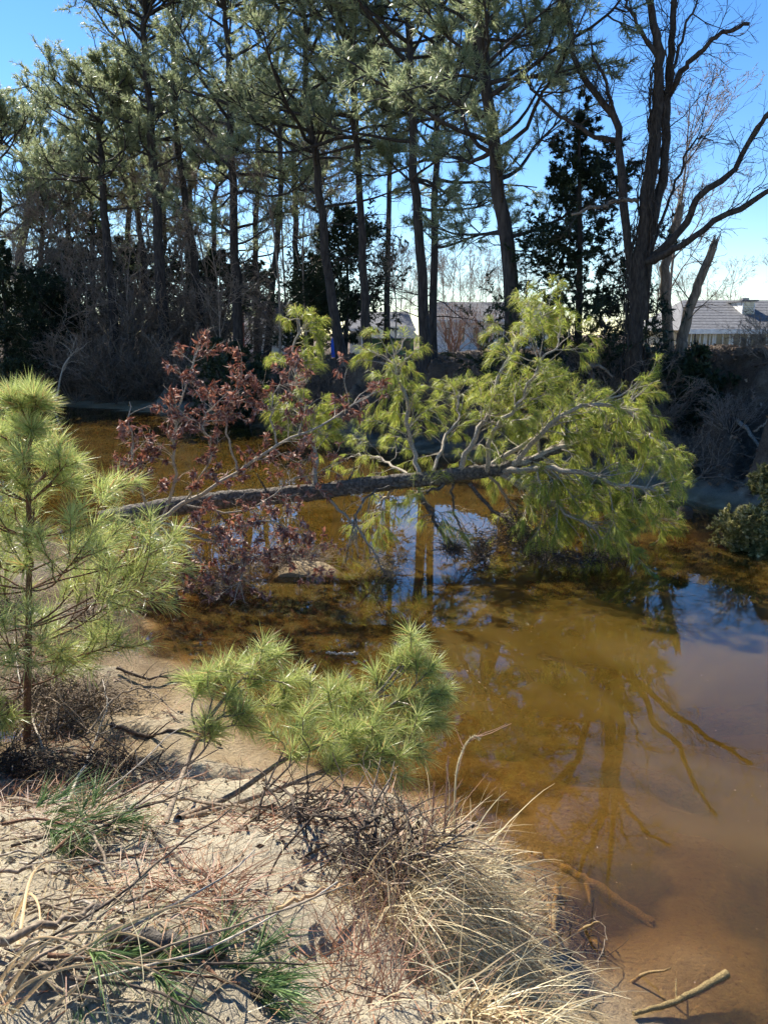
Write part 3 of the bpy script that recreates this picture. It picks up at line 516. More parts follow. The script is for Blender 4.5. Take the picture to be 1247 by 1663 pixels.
dl.append(limb(dead, [(1090, 150), (1112, 112), (1139, 80), (1174, 52), (1219, 38)], YD, YD - 1, 12, 6, M_DEAD))
dl.append(limb(dead, [(1044, 430), (1085, 395), (1118, 355), (1135, 318), (1190, 275), (1226, 215), (1249, 182), (1300, 130)], YD, YD - 1.5, 17, 6, M_DEAD))
dl.append(limb(dead, [(1046, 428), (1075, 415), (1110, 395), (1170, 355), (1247, 315), (1340, 270)], YD, YD - 1.8, 17, 8, M_DEAD))
dl.append(limb(dead, [(1030, 470), (1018, 380), (1008, 280), (1003, 205), (968, 155), (935, 98), (924, 30), (908, -20)], YD, YD + .8, 18, 7, M_DEAD))
dl.append(limb(dead, [(1004, 230), (980, 225), (940, 205), (904, 185), (870, 150), (848, 112)], YD + .5, YD + 1, 10, 4, M_DEAD))
dl.append(limb(dead, [(1003, 210), (992, 165), (975, 110), (962, 90)], YD + .5, YD, 8, 4, M_DEAD))
dl.append(limb(dead, [(1066, 90), (1045, 55), (1020, 10), (1000, -40)], YD, YD, 9, 4, M_DEAD))
dl.append(limb(dead, [(1080, 150), (1098, 100), (1110, 50), (1140, -10)], YD, YD, 8, 3, M_DEAD))
dl.append(limb(dead, [(1035, 326), (1005, 324), (980, 332), (930, 347)], YD, YD - 1.4, 9, 5, M_SNAG))
dl.append(limb(dead, [(1060, 400), (1085, 330), (1115, 250), (1140, 220)], YD, YD + .6, 7, 3, M_DEAD))
tw = MB()
for p in dl:
    L0 = np.linalg.norm(p[-1] - p[0]); k = max(6, int(L0 * 3.0)); S, D1, ix, tt = spawn(p[None], k, .25, 1, .7, .25); l1 = rng.uniform(.3, 1.3, k)
    c1 = grow(S, D1, l1, 7, .2, .04); tw.tubes(c1, taper(np.full(k, .012), 7, .3), 4)
    S, D1, ix, tt = spawn(c1, 5, .2, 1, .65, .2); c2 = grow(S, D1, l1[ix] * .5 * rng.uniform(.5, 1.2, len(S)), 5, .22); tw.tubes(c2, taper(np.full(len(S), .006), 5, .5), 3)
    S, D1, ix, tt = spawn(c2, 3, .2, 1, .65, .2); c3 = grow(S, D1, rng.uniform(.1, .35, len(S)), 4, .22); tw.tubes(c3, taper(np.full(len(S), .004), 4, .6), 3)
tw.build('twigs', M_DEAD, dead, True)
vn = MB()   # vines wrapping and hanging on the trunk
tk = dl[0]
for i in range(16):
    a0 = rng.uniform(0, 6.28); turns = rng.uniform(.3, 1.6) * rng.choice([-1, 1]); t = np.linspace(0, rng.uniform(.35, .8), 40); p, d = along(tk[None], np.zeros(40, int), t)
    rad = np.interp(t, [0, 1], [.22, .08]) * rng.uniform(.9, 1.3); a = a0 + turns * t * 6.28
    vn.tubes(p + np.stack([np.cos(a) * rad, np.sin(a) * rad, 0 * a], -1) + rng.normal(0, .02, (40, 3)), np.full(40, rng.uniform(.008, .02)), 4)
S, D1, ix, tt = spawn(tk[None], 130, .08, .6, 1.3, .3); c1 = grow(S, D1, rng.uniform(.3, 1.0, len(S)), 8, .25, -.16); vn.tubes(c1, taper(np.full(len(S), .006), 8, .5), 3)
S, D1, ix, tt = spawn(tk[None], 70, .0, .3, 1.3, .3); c1 = grow(S, D1, rng.uniform(.6, 1.5, len(S)), 10, .2, -.25); vn.tubes(c1, taper(np.full(len(S), .006), 10, .5), 3)
vn.build('vines', M_DEAD, dead, True, 'stuff')

def snag(label, px, Y, w0, w1):
    b = P(px[0][0], px[0][1], Y); b[2] = hz(b[0], b[1]); c = PP(px, Y); c[0] = b - A(0, 0, .1); p = curve(c, 18); p[1:] += rng.normal(0, .015, (17, 3))
    r = thing('snag', label, 'dead trunk', b); m = MB(); rr = np.linspace(w0, w1, 18) / FPX * Y / 2; m.tubes(p, rr, 9, True); m.build('trunk', M_SNAG, r, True)
    s = MB(); e = p[-1]; a = np.linspace(0, 6.28, 8)[:-1]; S = e + np.stack([np.cos(a), np.sin(a), 0 * a], -1) * rr[-1] * .7; s.tubes(grow(S, np.tile(nrm(p[-1] - p[-2]), (7, 1)), rng.uniform(.08, .4, 7), 4, .1), taper(np.full(7, rr[-1] * .4), 4, .1), 4); s.build('splinters', M_SNAG, r, True)
    q = MB(); S, D1, ix, tt = spawn(p[None], 9, .3, .95, .8, .2); c1 = grow(S, D1, rng.uniform(.3, 1.4, 9), 7, .2, .03); q.tubes(c1, taper(np.full(9, .02), 7, .2), 4); S, D1, ix, tt = spawn(c1, 4, .3, 1, .7, .2); q.tubes(grow(S, D1, rng.uniform(.2, .6, len(S)), 5, .2), taper(np.full(len(S), .007), 5, .4), 3); q.build('branches', M_SNAG, r, True)
snag('slim broken-topped snag just right of the dead tree', [(1088, 560), (1080, 440), (1092, 380), (1106, 335)], 20, 17, 11)
snag('pale snag leaning right with a broken top before the house', [(1105, 560), (1112, 530), (1130, 470), (1156, 405)], 19, 19, 12)

# ------------------------------------------------------------------ houses
W_WHITE = plain('white_siding', (0.72, 0.72, 0.7), .7); W_CREAM = plain('cream_siding', (0.62, 0.58, 0.42), .7); W_TRIM = plain('white_trim', (0.78, 0.77, 0.72), .6)
W_ROOF = plain('grey_shingles', (0.14, 0.14, 0.145), .9, noise=.35, nscale=9); W_DROOF = plain('dark_shingles', (0.06, 0.056, 0.06), .9, noise=.3, nscale=9)
W_GLASS = plain('window_glass', (0.13, 0.125, 0.1), .15, .6, noise=.1); W_GREEN = plain('green_board', (0.1, 0.2, 0.12), .7); W_GROOF = plain('dark_green_roof', (0.01, 0.025, 0.03), .5)  # glass base colour is lightened to stand in for tan reflections
W_BRICK = plain('red_brick', (0.3, 0.1, 0.07), .9, noise=.4, nscale=30); W_BLUE = plain('blue_plastic', (0.02, 0.1, 0.55), .4); W_METAL = plain('vent_metal', (0.35, 0.33, 0.3), .5, metal=.6)
def house(label, x0, x1, y0, depth, zg, ze, zr, wall, roof, wins, hip=0.0, over=.4, name='house'):
    r = thing(name, label, 'house', ((x0 + x1) / 2, y0, zg))
    MB().box(x0, x1, y0, y0 + depth, zg - .4, ze).build('wall', wall, r)
    xa, xb, ya, yb, ym = x0 - over, x1 + over, y0 - over, y0 + depth + over, y0 + depth / 2; h = hip * (zr - ze)
    m = MB(); m.add([(xa, ya, ze), (xb, ya, ze), (xb, yb, ze), (xa, yb, ze), (xa + h, ym, zr), (xb - h, ym, zr)], t=[(0, 4, 3), (1, 2, 5)], q=[(0, 1, 5, 4), (2, 3, 4, 5), (0, 3, 2, 1)])
    rf = m.build('roof', roof, r)
    MB().box(xa - .02, xb + .02, ya - .05, ya - .003, ze - .16, ze + .05).build('fascia', W_TRIM, r)
    # shingle courses
    k = int(np.hypot(zr - ze, ym - ya) / .35); cm = MB()
    for i in range(k):
        f = (i + .02) / k; yy = ya + (ym - ya) * f; z = ze + (zr - ze) * f; cm.box(xa + h * f + .05, xb - h * f - .05, yy, yy + .2, z - .03, z + .012)
    cm.build('shingle_courses', roof, rf, kind='stuff')
    for (wx0, wx1, z0, z1) in wins:
        f = MB().box(wx0 - .09, wx1 + .09, y0 - .06, y0 - .004, z0 - .09, z1 + .09).build('window', W_TRIM, r)
        MB().box(wx0, wx1, y0 - .075, y0 - .063, z0, z1).build('pane', W_GLASS, f); MB().box((wx0 + wx1) / 2 - .025, (wx0 + wx1) / 2 + .025, y0 - .09, y0 - .077, z0, z1).build('mullion', W_TRIM, f)
    return r, rf
def pz(v, Y): return P(623, v, Y)[2]
def pxx(u, Y): return P(u, 543, Y)[0]
# right grey-roofed house
Yh = 36; x0 = pxx(1112, Yh); ze = pz(536, Yh)
wins = [(pxx(a, Yh), pxx(c, Yh), pz(556, Yh) - .35, pz(541, Yh)) for a, c in ((1117, 1126), (1130, 1142), (1148, 1156), (1163, 1183), (1191, 1212), (1219, 1243))]
hr, hrf = house('low cream house with grey shingle hip roof behind the right bank', x0, x0 + 9, Yh, 7, ze - 2.7, ze, pz(487, Yh + 3.5), W_CREAM, W_ROOF, wins, hip=1.0)
dx0, dx1 = pxx(1195, Yh + 2), pxx(1215, Yh + 2); dm = MB().box(dx0, dx1, Yh + 1.6, Yh + 3.3, pz(515, Yh + 2) - .3, pz(490, Yh + 2)).build('dormer', W_TRIM, hr)
for i in range(6):
    zz = pz(511, Yh + 2) + i * .1; MB().box(dx0 + .07, dx1 - .07, Yh + 1.57, Yh + 1.597, zz, zz + .07).build('louvre', W_CREAM, dm)
MB().box(dx0 - .1, dx1 + .1, Yh + 1.5, Yh + 3.4, pz(490, Yh + 2) + .003, pz(490, Yh + 2) + .08).build('dormer_roof', W_ROOF, dm); MB().box(dx0 + .25, dx0 + .55, Yh + 2.2, Yh + 2.5, pz(490, Yh + 2) + .083, pz(483, Yh + 2)).build('vent_cap', W_METAL, dm)
# left white house with brick chimney
Yl = 52; xa, xb = pxx(393, Yl), pxx(470, Yl)
hl, hf = house('white house with dark roof and brick chimney glimpsed between left pines', xa, xb, Yl, 7, pz(578, Yl), pz(530, Yl), pz(490, Yl + 3), W_WHITE, W_DROOF, [(pxx(407, Yl), pxx(415, Yl), pz(562, Yl), pz(538, Yl)), (pxx(418, Yl), pxx(426, Yl), pz(562, Yl), pz(538, Yl)), (pxx(448, Yl), pxx(458, Yl), pz(562, Yl), pz(538, Yl))])
MB().box(pxx(394, Yl), pxx(399, Yl), Yl - .7, Yl - .42, pz(575, Yl), pz(495, Yl)).build('chimney', W_BRICK, hl)
# middle white house with porch
Ym = 56; xa, xb = pxx(568, Ym), pxx(665, Ym)
hm, hf = house('white gabled house behind the green shed', xa, xb, Ym, 8, pz(578, Ym), pz(534, Ym), pz(505, Ym + 3), W_WHITE, W_ROOF, [(pxx(572, Ym), pxx(577, Ym), pz(560, Ym), pz(540, Ym)), (pxx(581, Ym), pxx(586, Ym), pz(560, Ym), pz(540, Ym))], hip=.3)
# long white building
Yw = 58; xa, xb = pxx(708, Yw), pxx(900, Yw)
hw, hf = house('long white building seen between the middle pines and the biggest pine', xa, xb, Yw, 8, pz(578, Yw), pz(520, Yw), pz(490, Yw + 4), W_WHITE, W_ROOF, [(pxx(u, Yw), pxx(u + 9, Yw), pz(556, Yw), pz(532, Yw)) for u in (722, 745, 768, 790, 808, 830, 855)], hip=.5)
MB().box(xa - 1.5, xb + 1.5, Yw - 2.2, Yw - 1.9, pz(578, Yw), pz(566, Yw)).build('terrace_wall', W_TRIM, hw)
# green shed
Ys = 40; x0, x1 = pxx(602, Ys), pxx(672, Ys); zg = pz(578, Ys)
gs = thing('garden_shed', 'green shed with overhanging dark roof between the middle pines', 'shed', ((x0 + x1) / 2, Ys, zg))
MB().box(x0, x1, Ys, Ys + 2.4, zg - .3, pz(546, Ys)).build('wall', W_GREEN, gs)
m = MB(); zt, zb = pz(530, Ys + 1), pz(549, Ys); m.add([(x0 - .1, Ys - .4, zb), (x1 + .3, Ys - .4, zb), (x1 + .3, Ys + 2.8, zb), (x0 - .1, Ys + 2.8, zb), (x0 + .3, Ys + .9, zt), (x1 - .2, Ys + .9, zt), (x1 - .2, Ys + 1.6, zt), (x0 + .3, Ys + 1.6, zt)], q=[(0, 1, 5, 4), (1, 2, 6, 5), (2, 3, 7, 6), (3, 0, 4, 7), (4, 5, 6, 7), (0, 3, 2, 1)]); m.build('roof', W_GROOF, gs)
for u in (622, 640, 656):
    f = MB().box(pxx(u, Ys), pxx(u + 12, Ys), Ys - .05, Ys - .004, pz(570, Ys), pz(551, Ys)).build('window', W_GREEN, gs); MB().box(pxx(u + 1.5, Ys), pxx(u + 10.5, Ys), Ys - .07, Ys - .053, pz(568, Ys), pz(553, Ys)).build('pane', W_GLASS, f)
b = P(548, 582, 30); b[2] = hz(b[0], b[1]); a = np.linspace(0, 1, 12); br = thing('barrel', 'small blue plastic barrel behind the flared pine', 'barrel', b)
MB().tubes(b + np.stack([0 * a, 0 * a, a * .8], -1), np.array([.2, .23, .24, .235, .25, .25, .25, .25, .235, .24, .23, .2]), 14, True).build('body', W_BLUE, br, True)
MB().tubes(b + np.stack([0 * a[:2], 0 * a[:2], .803 + a[:2] * .4], -1), np.array([.19, .19]), 14, True).build('lid', W_BLUE, br, True)

# ------------------------------------------------------------------ far bank litter, roots, driftwood
def litter(name, label, pts, size, mat, flat=.4, cat='leaf litter'):
    m = len(pts); d1 = nrm(rng.normal(size=(m, 3)) * A(1, 1, flat)); d2 = nrm(np.cross(d1, rng.normal(size=(m, 3)) * A(flat, flat, 1))); s = (size * rng.uniform(.6, 1.3, m))[:, None]
    n3 = np.cross(d1, d2); V = np.stack([pts - d1 * s, pts + d2 * s * .45 + n3 * s * .15, pts + d1 * s, pts - d2 * s * .45 + n3 * s * .15], 1); k = np.arange(m)[:, None] * 4
    mb = MB(); mb.add(V, t=np.vstack([k + A(0, 1, 2).astype(int), k + A(0, 2, 3).astype(int)])); return tag(mb.build(name, mat), label, cat, None, 'stuff')
def scatter(n, xr, yr, test):
    x = rng.uniform(*xr, n); y = rng.uniform(*yr, n); h = height(x, y); k = test(x, y, h); return np.stack([x, y, h], -1)[k]
fp = scatter(60000, (-14, 10), (12, 38), lambda x, y, h: inside(x, y, FPOLY) & (pdist(x, y, FAR) < 8) & (h > .2)); fp[:, 2] += .02
litter('leaf_litter', 'brown dead leaves covering the steep far bank', fp, .06, M_LITTER, .6)
# roots and dead sticks on the far bank face
tp = scatter(2600, (-12, 9), (11, 34), lambda x, y, h: inside(x, y, FPOLY) & (h > .25) & (h < 2.5)); tp[:, 2] += .03
dv = rng.normal(size=(len(tp), 3)) * A(1, .8, .5); c1 = grow(tp, dv, rng.uniform(.3, 1.3, len(tp)), 7, .25, .0); rb = MB(); rb.tubes(c1, taper(rng.uniform(.004, .013, len(tp)), 7, .4), 3)
tag(rb.build('bank_roots', M_TWIG, None, True), 'tangle of roots and dead twigs on the far bank face', 'roots', None, 'stuff')
def stick_thing(name, label, pts, r0, r1, mat, cat='stick', subs=0, sl=.3, group=None, sides=7, n=16, jit=.012, sr=.35, up=.1, subsub=0):
    p = curve(pts, n); p[1:-1] += rng.normal(0, jit, (n - 2, 3)); r = thing(name, label, cat, p[0], group); m = MB(); m.tubes(p, np.linspace(r0, r1, n) * (1 + rng.normal(0, .06, n)), sides, True); m.build('stem', mat, r, True)
    if subs:
        S, D1, ix, tt = spawn(p[None], subs, .25, .98, .75, .2); L = sl * rng.uniform(.4, 1.2, subs); c = grow(S, D1, L, 8, .16, up * .2); q = MB(); q.tubes(c, taper(np.full(subs, r0 * sr), 8, .25), 5)
        if subsub:
            S, D1, ix, tt = spawn(c, subsub, .25, 1, .7, .2); q.tubes(grow(S, D1, L[ix] * .5, 6, .2), taper(np.full(len(S), r0 * sr * .5), 6, .4), 4)
        if subs <= 9 and not subsub:
            for k_ in range(subs): MB().tubes(c[k_], taper(np.array([r0 * sr]), 8, .25)[0], 5).build('twig', mat, r, True)
        else: q.build('twigs', mat, r, True)
    return r
stick_thing('dead_branch', 'bleached bare branch lying on the right bank slope', [P(1197, 682, 15.6), P(1215, 700, 15.3), P(1232, 722, 15), P(1246, 745, 14.8)], .05, .02, M_DRIFT, 'branch', 6, .7)
stick_thing('dead_branch', 'thin forked bleached branch above the water at the right bank', [P(1225, 700, 15.2), P(1240, 690, 15.0), P(1262, 670, 14.8)], .025, .012, M_DRIFT, 'branch', 4, .5)
stick_thing('dead_branch', 'grey dead brush pile branch at the foot of the right bank', [P(1115, 790, 14.6), P(1150, 765, 14.7), P(1190, 735, 14.8)], .03, .008, M_TWIG, 'branch', 16, 1.0, subsub=5)
stick_thing('dead_branch', 'second grey brush branch low on the right bank, further left', [P(1075, 785, 15), P(1110, 762, 15.1), P(1160, 750, 15.2)], .03, .008, M_TWIG, 'branch', 16, 1.0, subsub=5)
stick_thing('dead_branch', 'arching pale limb on the bank left of the dead tree', [P(945, 597, 16.8), P(975, 595, 16.6), P(995, 612, 16.5)], .04, .025, M_SNAG, 'branch', 2, .3)
stick_thing('dead_branch', 'white forked dead branch standing in the water at the left', [P(88, 668, 31.5), P(102, 600, 31.6), P(125, 565, 31.8)], .05, .02, M_DRIFT, 'branch', 9, 1.2, subsub=3)
stick_thing('drift_log', 'dark waterlogged log along the sandy spit at the right', [P(1085, 836, 13.0), P(1150, 840, 12.9), P(1225, 848, 12.6)], .06, .05, M_STICKD, 'log')
b = P(1110, 838, 12.6); b[2] = -.05; st = thing('stump', 'small black waterlogged stump in shallow water at the right', 'stump', b)
m = MB(); a = np.linspace(0, 1, 7); m.tubes(b + np.stack([a * .03, 0 * a, a * .24], -1), np.array([.17, .15, .135, .13, .135, .12, .07]), 12, True); m.build('body', M_STICKD, st, True)
m = MB(); az = np.array([.3, 1.9, 3.2, 4.4, 5.5]); m.tubes(grow(np.tile(b + A(0, 0, .1), (5, 1)), np.stack([np.cos(az), np.sin(az), -.25 + 0 * az], -1), .35, 6, .15, -.05), taper(np.full(5, .05), 6, .3), 6); m.build('roots', M_STICKD, st, True)

# ------------------------------------------------------------------ the fallen pine
b = P(215, 838, 10.1); fall = thing('fallen_pine', 'fallen pine lying across the water with drooping yellow-green crown', 'pine tree', b)
tc_ = PP([(165, 846, 10.2), (280, 824, 10.1), (380, 811, 10.0), (520, 798, 10.0), (660, 781, 10.1), (760, 770, 10.2), (815, 762, 10.3), (880, 742, 10.3), (935, 722, 10.4)], 10)
p = curve(tc_, 40); p[1:] += rng.normal(0, .008, (39, 3)); m = MB(); rr = np.interp(np.linspace(0, 1, 40), [0, .3, .65, .8, 1], [.135, .115, .094, .062, .02]) * (1 + rng.normal(0, .03, 40)); m.tubes(curve(p, 130), np.interp(np.linspace(0, 1, 130), np.linspace(0, 1, 40), rr), 26, True); m.v[0] += (rng.normal(0, .0055, (len(m.v[0]), 1)) + rng.normal(0, .006, (26, 1))[np.arange(len(m.v[0])) % 26]) * nrm(m.v[0] - np.repeat(curve(p, 130), 26, 0)); m.build('trunk', M_BARKF, fall, True)
FL = [  # px control points with their distances, radius, droop of foliage
    ([(745, 768, 10.2), (765, 720, 10.1), (792, 670, 10.3), (812, 605, 10.5), (845, 545, 10.6), (880, 512, 10.8)], .035, 34, 1.0),
    ([(790, 765, 10.2), (800, 700, 9.9), (845, 650, 9.8), (870, 600, 9.8), (905, 560, 9.9)], .03, 30, 1.0),
    ([(680, 775, 10.1), (668, 720, 10.4), (655, 640, 10.6), (640, 585, 10.8), (660, 548, 10.9)], .03, 34, 1.1),
    ([(512, 790, 10.0), (512, 745, 10.2), (498, 700, 10.4), (486, 640, 10.6), (475, 570, 10.8), (488, 520, 10.9)], .032, 36, 1.1),
    ([(815, 764, 10.3), (870, 740, 10.3), (950, 712, 10.4), (1030, 705, 10.6), (1085, 725, 10.8)], .05, 44, 1.0),
    ([(770, 768, 10.2), (830, 735, 10.6), (900, 690, 11.2), (970, 655, 11.6), (1030, 635, 11.9)], .035, 36, 1.0),
    ([(815, 766, 10.3), (880, 760, 9.9), (950, 770, 9.6), (1020, 790, 9.5), (1075, 800, 9.5)], .04, 40, .9),
    ([(810, 768, 10.3), (860, 800, 10.2), (920, 830, 10.2), (985, 860, 10.2)], .03, 34, .8),
    ([(760, 775, 10.2), (800, 760, 11.2), (860, 750, 12.2), (930, 760, 12.9)], .03, 30, .8),
    ([(700, 775, 10.1), (720, 720, 11.0), (745, 670, 11.6), (730, 620, 11.9)], .025, 22, .9),
    ([(830, 760, 10.3), (880, 700, 10.0), (940, 660, 10.0), (1000, 660, 10.1), (1050, 690, 10.2)], .035, 34, 1.0),
    ([(690, 785, 10.1), (640, 760, 11.0), (600, 740, 11.8), (560, 745, 12.4)], .022, 16, .6),
    ([(720, 785, 10.1), (690, 810, 9.8), (720, 860, 9.7)], .02, 12, .5),
    ([(640, 790, 10.05), (610, 830, 10.4), (590, 880, 10.5)], .018, 12, .5),
    ([(815, 766, 10.3), (870, 800, 9.9), (940, 845, 9.7), (1000, 880, 9.6)], .028, 34, .9),
    ([(860, 750, 10.3), (930, 790, 10.6), (1000, 820, 10.8), (1060, 840, 10.9)], .025, 34, .9),
    ([(790, 770, 10.2), (830, 820, 10.6), (860, 870, 10.6), (905, 895, 10.4)], .02, 24, .8),
]
for px, r0, ns, dn in FL:
    c = PP(px, 10); p = curve(c, 18); p[1:] += rng.normal(0, .02, (17, 3)); L0 = np.linalg.norm(np.diff(p, axis=0), axis=1).sum()
    m = MB(); m.tubes(p, np.linspace(r0 * 1.15, r0 * .35, 18), 8, True); lo = m.build('limb', M_LIMB if px[0][0] != 720 else M_BARKF, fall, True)
    S, D1, ix, tt = spawn(p[None], ns, .18, 1, .75, .25); L = np.minimum(.55, .3 * L0) * rng.uniform(.5, 1.25, ns) * (1.1 - .35 * tt); c1 = grow(S, D1, L, 8, .15, -.03)
    q = MB(); q.tubes(c1, taper(np.full(ns, r0 * .28), 8, .35), 5)
    S, D2, ix, tt = spawn(c1[rng.random(len(c1)) < .62], 4, .3, 1, .6, .2); l2 = rng.uniform(.12, .3, len(S)); c2 = grow(S, D2, l2, 5, .16, -.06); q.tubes(c2, taper(np.full(len(S), .0045), 5, .7), 4)
    q.build('twigs', M_LIMB, lo, True)
    nd = MB(); k = int(58 * dn); needles(nd, c2, k, .55, .2, .45, .24, .0043, .75, 2, 1.3); needles(nd, c1, k // 2, .8, .2, .5, .25, .0043, .9, 2, 1.3); nd.build('needles', M_FALL, lo, kind='stuff')
for px, r0, mt in (([(680, 795, 10.1), (700, 838, 9.9), (722, 872, 9.8), (748, 893, 9.7)], .035, M_BARKF), ([(762, 785, 10.2), (800, 830, 10.1), (850, 865, 10.0), (890, 900, 9.9)], .03, M_BARKF), ([(528, 805, 10.0), (556, 832, 9.9), (592, 872, 9.7), (622, 925, 9.5), (652, 985, 9.2)], .022, M_LIMB), ([(735, 785, 10.2), (740, 840, 10.3), (775, 910, 10.1)], .02, M_BARKF), ([(660, 790, 10.1), (600, 800, 9.7), (575, 850, 9.4), (560, 915, 9.3)], .018, M_BARKF)):
    p = curve(PP(px, 10), 16); p[1:] += rng.normal(0, .012, (15, 3)); m = MB(); m.tubes(p, np.linspace(r0, r0 * .4, 16), 8, True); lo = m.build('limb', mt, fall, True)
    S, D1, ix, tt = spawn(p[None], 22, .3, 1, .7, .2); c1 = grow(S, D1, rng.uniform(.12, .45, 22), 6, .2, -.05); q = MB(); q.tubes(c1, taper(np.full(22, .006), 6, .4), 4)
    S, D1, ix, tt = spawn(c1, 3, .3, 1, .7, .2); q.tubes(grow(S, D1, rng.uniform(.08, .22, len(S)), 5, .2, -.05), taper(np.full(len(S), .003), 5, .5), 3); q.build('twigs', M_LIMB, lo, True)
tp_ = curve(tc_, 60)
for i_ in range(8):
    k_ = 6 + i_ * 6; d_ = nrm(A(rng.normal(.2, .3), rng.normal(-.3, .6), rng.normal(.3, .6))); st_ = grow((tp_[k_] + d_ * .07)[None], d_[None], rng.uniform(.12, .4), 6, .12); MB().tubes(st_, taper([.016], 6, .45), 7, True).build('broken_stub', M_BARKF, fall, True)
# flotsam mats caught in the branches
def debris(label, c, rad, n, mat, name='debris_mat', ln=.25):
    r = thing(name, label, 'debris', c); p = A(*c) + rng.normal(0, .42, (n, 3)) * A(*rad); d = rng.normal(size=(n, 3)) * A(1, 1, .5)
    m = MB(); m.tubes(grow(p, d, ln * rng.uniform(.4, 1.2, n), 5, .25, -.08), taper(rng.uniform(.002, .006, n), 5, .5), 3); m.build('twigs', mat, r, True, 'stuff')
    k = n; q = A(*c) + rng.normal(0, .42, (k, 3)) * A(*rad); d1 = nrm(rng.normal(size=(k, 3))); d2 = nrm(np.cross(d1, rng.normal(size=(k, 3)))); s = .016; V = np.stack([q - d1 * s, q + d2 * s * .5, q + d1 * s, q - d2 * s * .5], 1); kk = np.arange(k)[:, None] * 4
    m = MB(); m.add(V, q=kk + A(0, 1, 2, 3).astype(int)); m.build('leaves', M_LITTER, r, kind='stuff')
    return r
debris('big dark mat of twigs and leaves hanging under the pine crown', P(840, 865, 9.9), (.42, .3, .35), 500, M_STICKD)
debris('dark hanging clump of debris left of the big mat', P(782, 895, 9.8), (.16, .16, .3), 260, M_STICKD)
debris('small dark clump caught at the end of a sunken limb', P(735, 890, 9.7), (.2, .15, .08), 200, M_STICKD)
debris('tangled brown debris hanging from the pale lower limb', P(632, 945, 9.4), (.2, .2, .4), 300, M_STICK)
dbp = P(470, 928, 9.9); dbp[2] = .09; debris('flat sunlit raft of brown twigs floating under the trunk', dbp, (.6, .42, .05), 900, M_STICK, 'debris_raft')
debris('dark tangle of drowned twigs along the crown waterline', P(930, 905, 9.6), (.9, .3, .12), 420, M_STICKD)
debris('tangle of dead twigs under the reddish leaves at the water', P(370, 950, 8.8), (.45, .4, .35), 420, M_STICK)

# ------------------------------------------------------------------ fallen oak with reddish leaves
b = P(255, 850, 9.4); oak = thing('fallen_oak', 'fallen oak branch holding curled reddish brown leaves over the trunk', 'tree', b)
OL = [([(255, 850, 9.4), (300, 815, 9.4), (385, 765, 9.3), (450, 725, 9.3), (520, 690, 9.4), (600, 645, 9.6)], .03, 26, 8),
      ([(262, 850, 9.4), (285, 780, 9.2), (282, 700, 9.1), (300, 630, 9.2), (325, 560, 9.3)], .022, 22, 9),
      ([(385, 765, 9.3), (370, 700, 9.4), (385, 640, 9.6), (395, 605, 9.7)], .016, 16, 10),
      ([(450, 725, 9.3), (440, 670, 9.4), (455, 630, 9.5), (500, 620, 9.6)], .014, 14, 9),
      ([(255, 850, 9.4), (225, 790, 9.0), (215, 720, 8.9), (210, 650, 8.9)], .018, 16, 8),
      ([(262, 850, 9.4), (330, 860, 9.0), (420, 850, 8.9), (480, 840, 8.9)], .02, 26, 6),
      ([(255, 855, 9.4), (270, 910, 8.9), (285, 980, 8.5), (290, 1045, 8.2)], .02, 26, 9),
      ([(260, 855, 9.4), (320, 900, 8.9), (350, 960, 8.6), (330, 1010, 8.4)], .016, 22, 6),
      ([(300, 815, 9.4), (340, 740, 9.0), (330, 680, 8.9), (370, 640, 8.9)], .014, 15, 9),
      ([(270, 850, 9.4), (350, 880, 9.0), (430, 905, 8.8), (500, 900, 8.7)], .016, 34, 4), ([(300, 820, 9.4), (400, 830, 9.6), (480, 780, 9.8), (560, 750, 10)], .014, 22, 4), ([(250, 850, 9.3), (220, 880, 8.9), (240, 940, 8.6), (260, 1000, 8.3)], .014, 24, 8), ([(330, 860, 9.0), (400, 900, 8.7), (380, 970, 8.4), (420, 1010, 8.3)], .014, 26, 4)]
leafP = []; leafD = []
for px, r0, ns, lpt in OL:
    p = curve(PP(px, 9), 16); p[1:] += rng.normal(0, .018, (15, 3)); m = MB(); m.tubes(p, np.linspace(r0, r0 * .3, 16), 7, True); lo = m.build('limb', M_LIMB, oak, True)
    S, D1, ix, tt = spawn(p[None], ns, .2, 1, .75, .25); L = rng.uniform(.15, .5, ns); c1 = grow(S, D1, L, 7, .22, .04); q = MB(); q.tubes(c1, taper(np.full(ns, max(.005, r0 * .3)), 7, .35), 5)
    S, D1, ix, tt = spawn(c1, 3, .3, 1, .7, .2); c2 = grow(S, D1, rng.uniform(.06, .22, len(S)), 5, .22, .03); q.tubes(c2, taper(np.full(len(S), .003), 5, .6), 4); q.build('twigs', M_LIMB, lo, True)
    keep = rng.random(len(c2)) < .85; cc = c2[keep]; ii = np.repeat(np.arange(len(cc)), int(lpt * 2.2)); pp, dd = along(cc, ii, rng.uniform(.5, 1, len(ii))); leafP.append(pp); leafD.append(dd)
leafP = np.vstack(leafP); leafD = np.vstack(leafD)
def leaf_shape(cu):
    xs = np.array([0, .2, .45, .7, 1.0]); hw = np.array([.03, .22, .3, .24, .02]); V = []
    for x, h in zip(xs, hw):
        zc = -cu * x * x * .6; V += [(x, -h * math.cos(cu), zc + h * math.sin(cu)), (x, 0, zc), (x, h * math.cos(cu), zc + h * math.sin(cu))]
    Q = [(3 * i + j, 3 * i + 3 + j, 3 * i + 4 + j, 3 * i + 1 + j) for i in range(4) for j in (0, 1)]; return np.array(V), np.array(Q)
LS = [leaf_shape(c) for c in (.6, .9, 1.15, 1.4)]
me_l = [MB().add(v, q=q).mesh('leaf', M_LEAF) for v, q in LS]
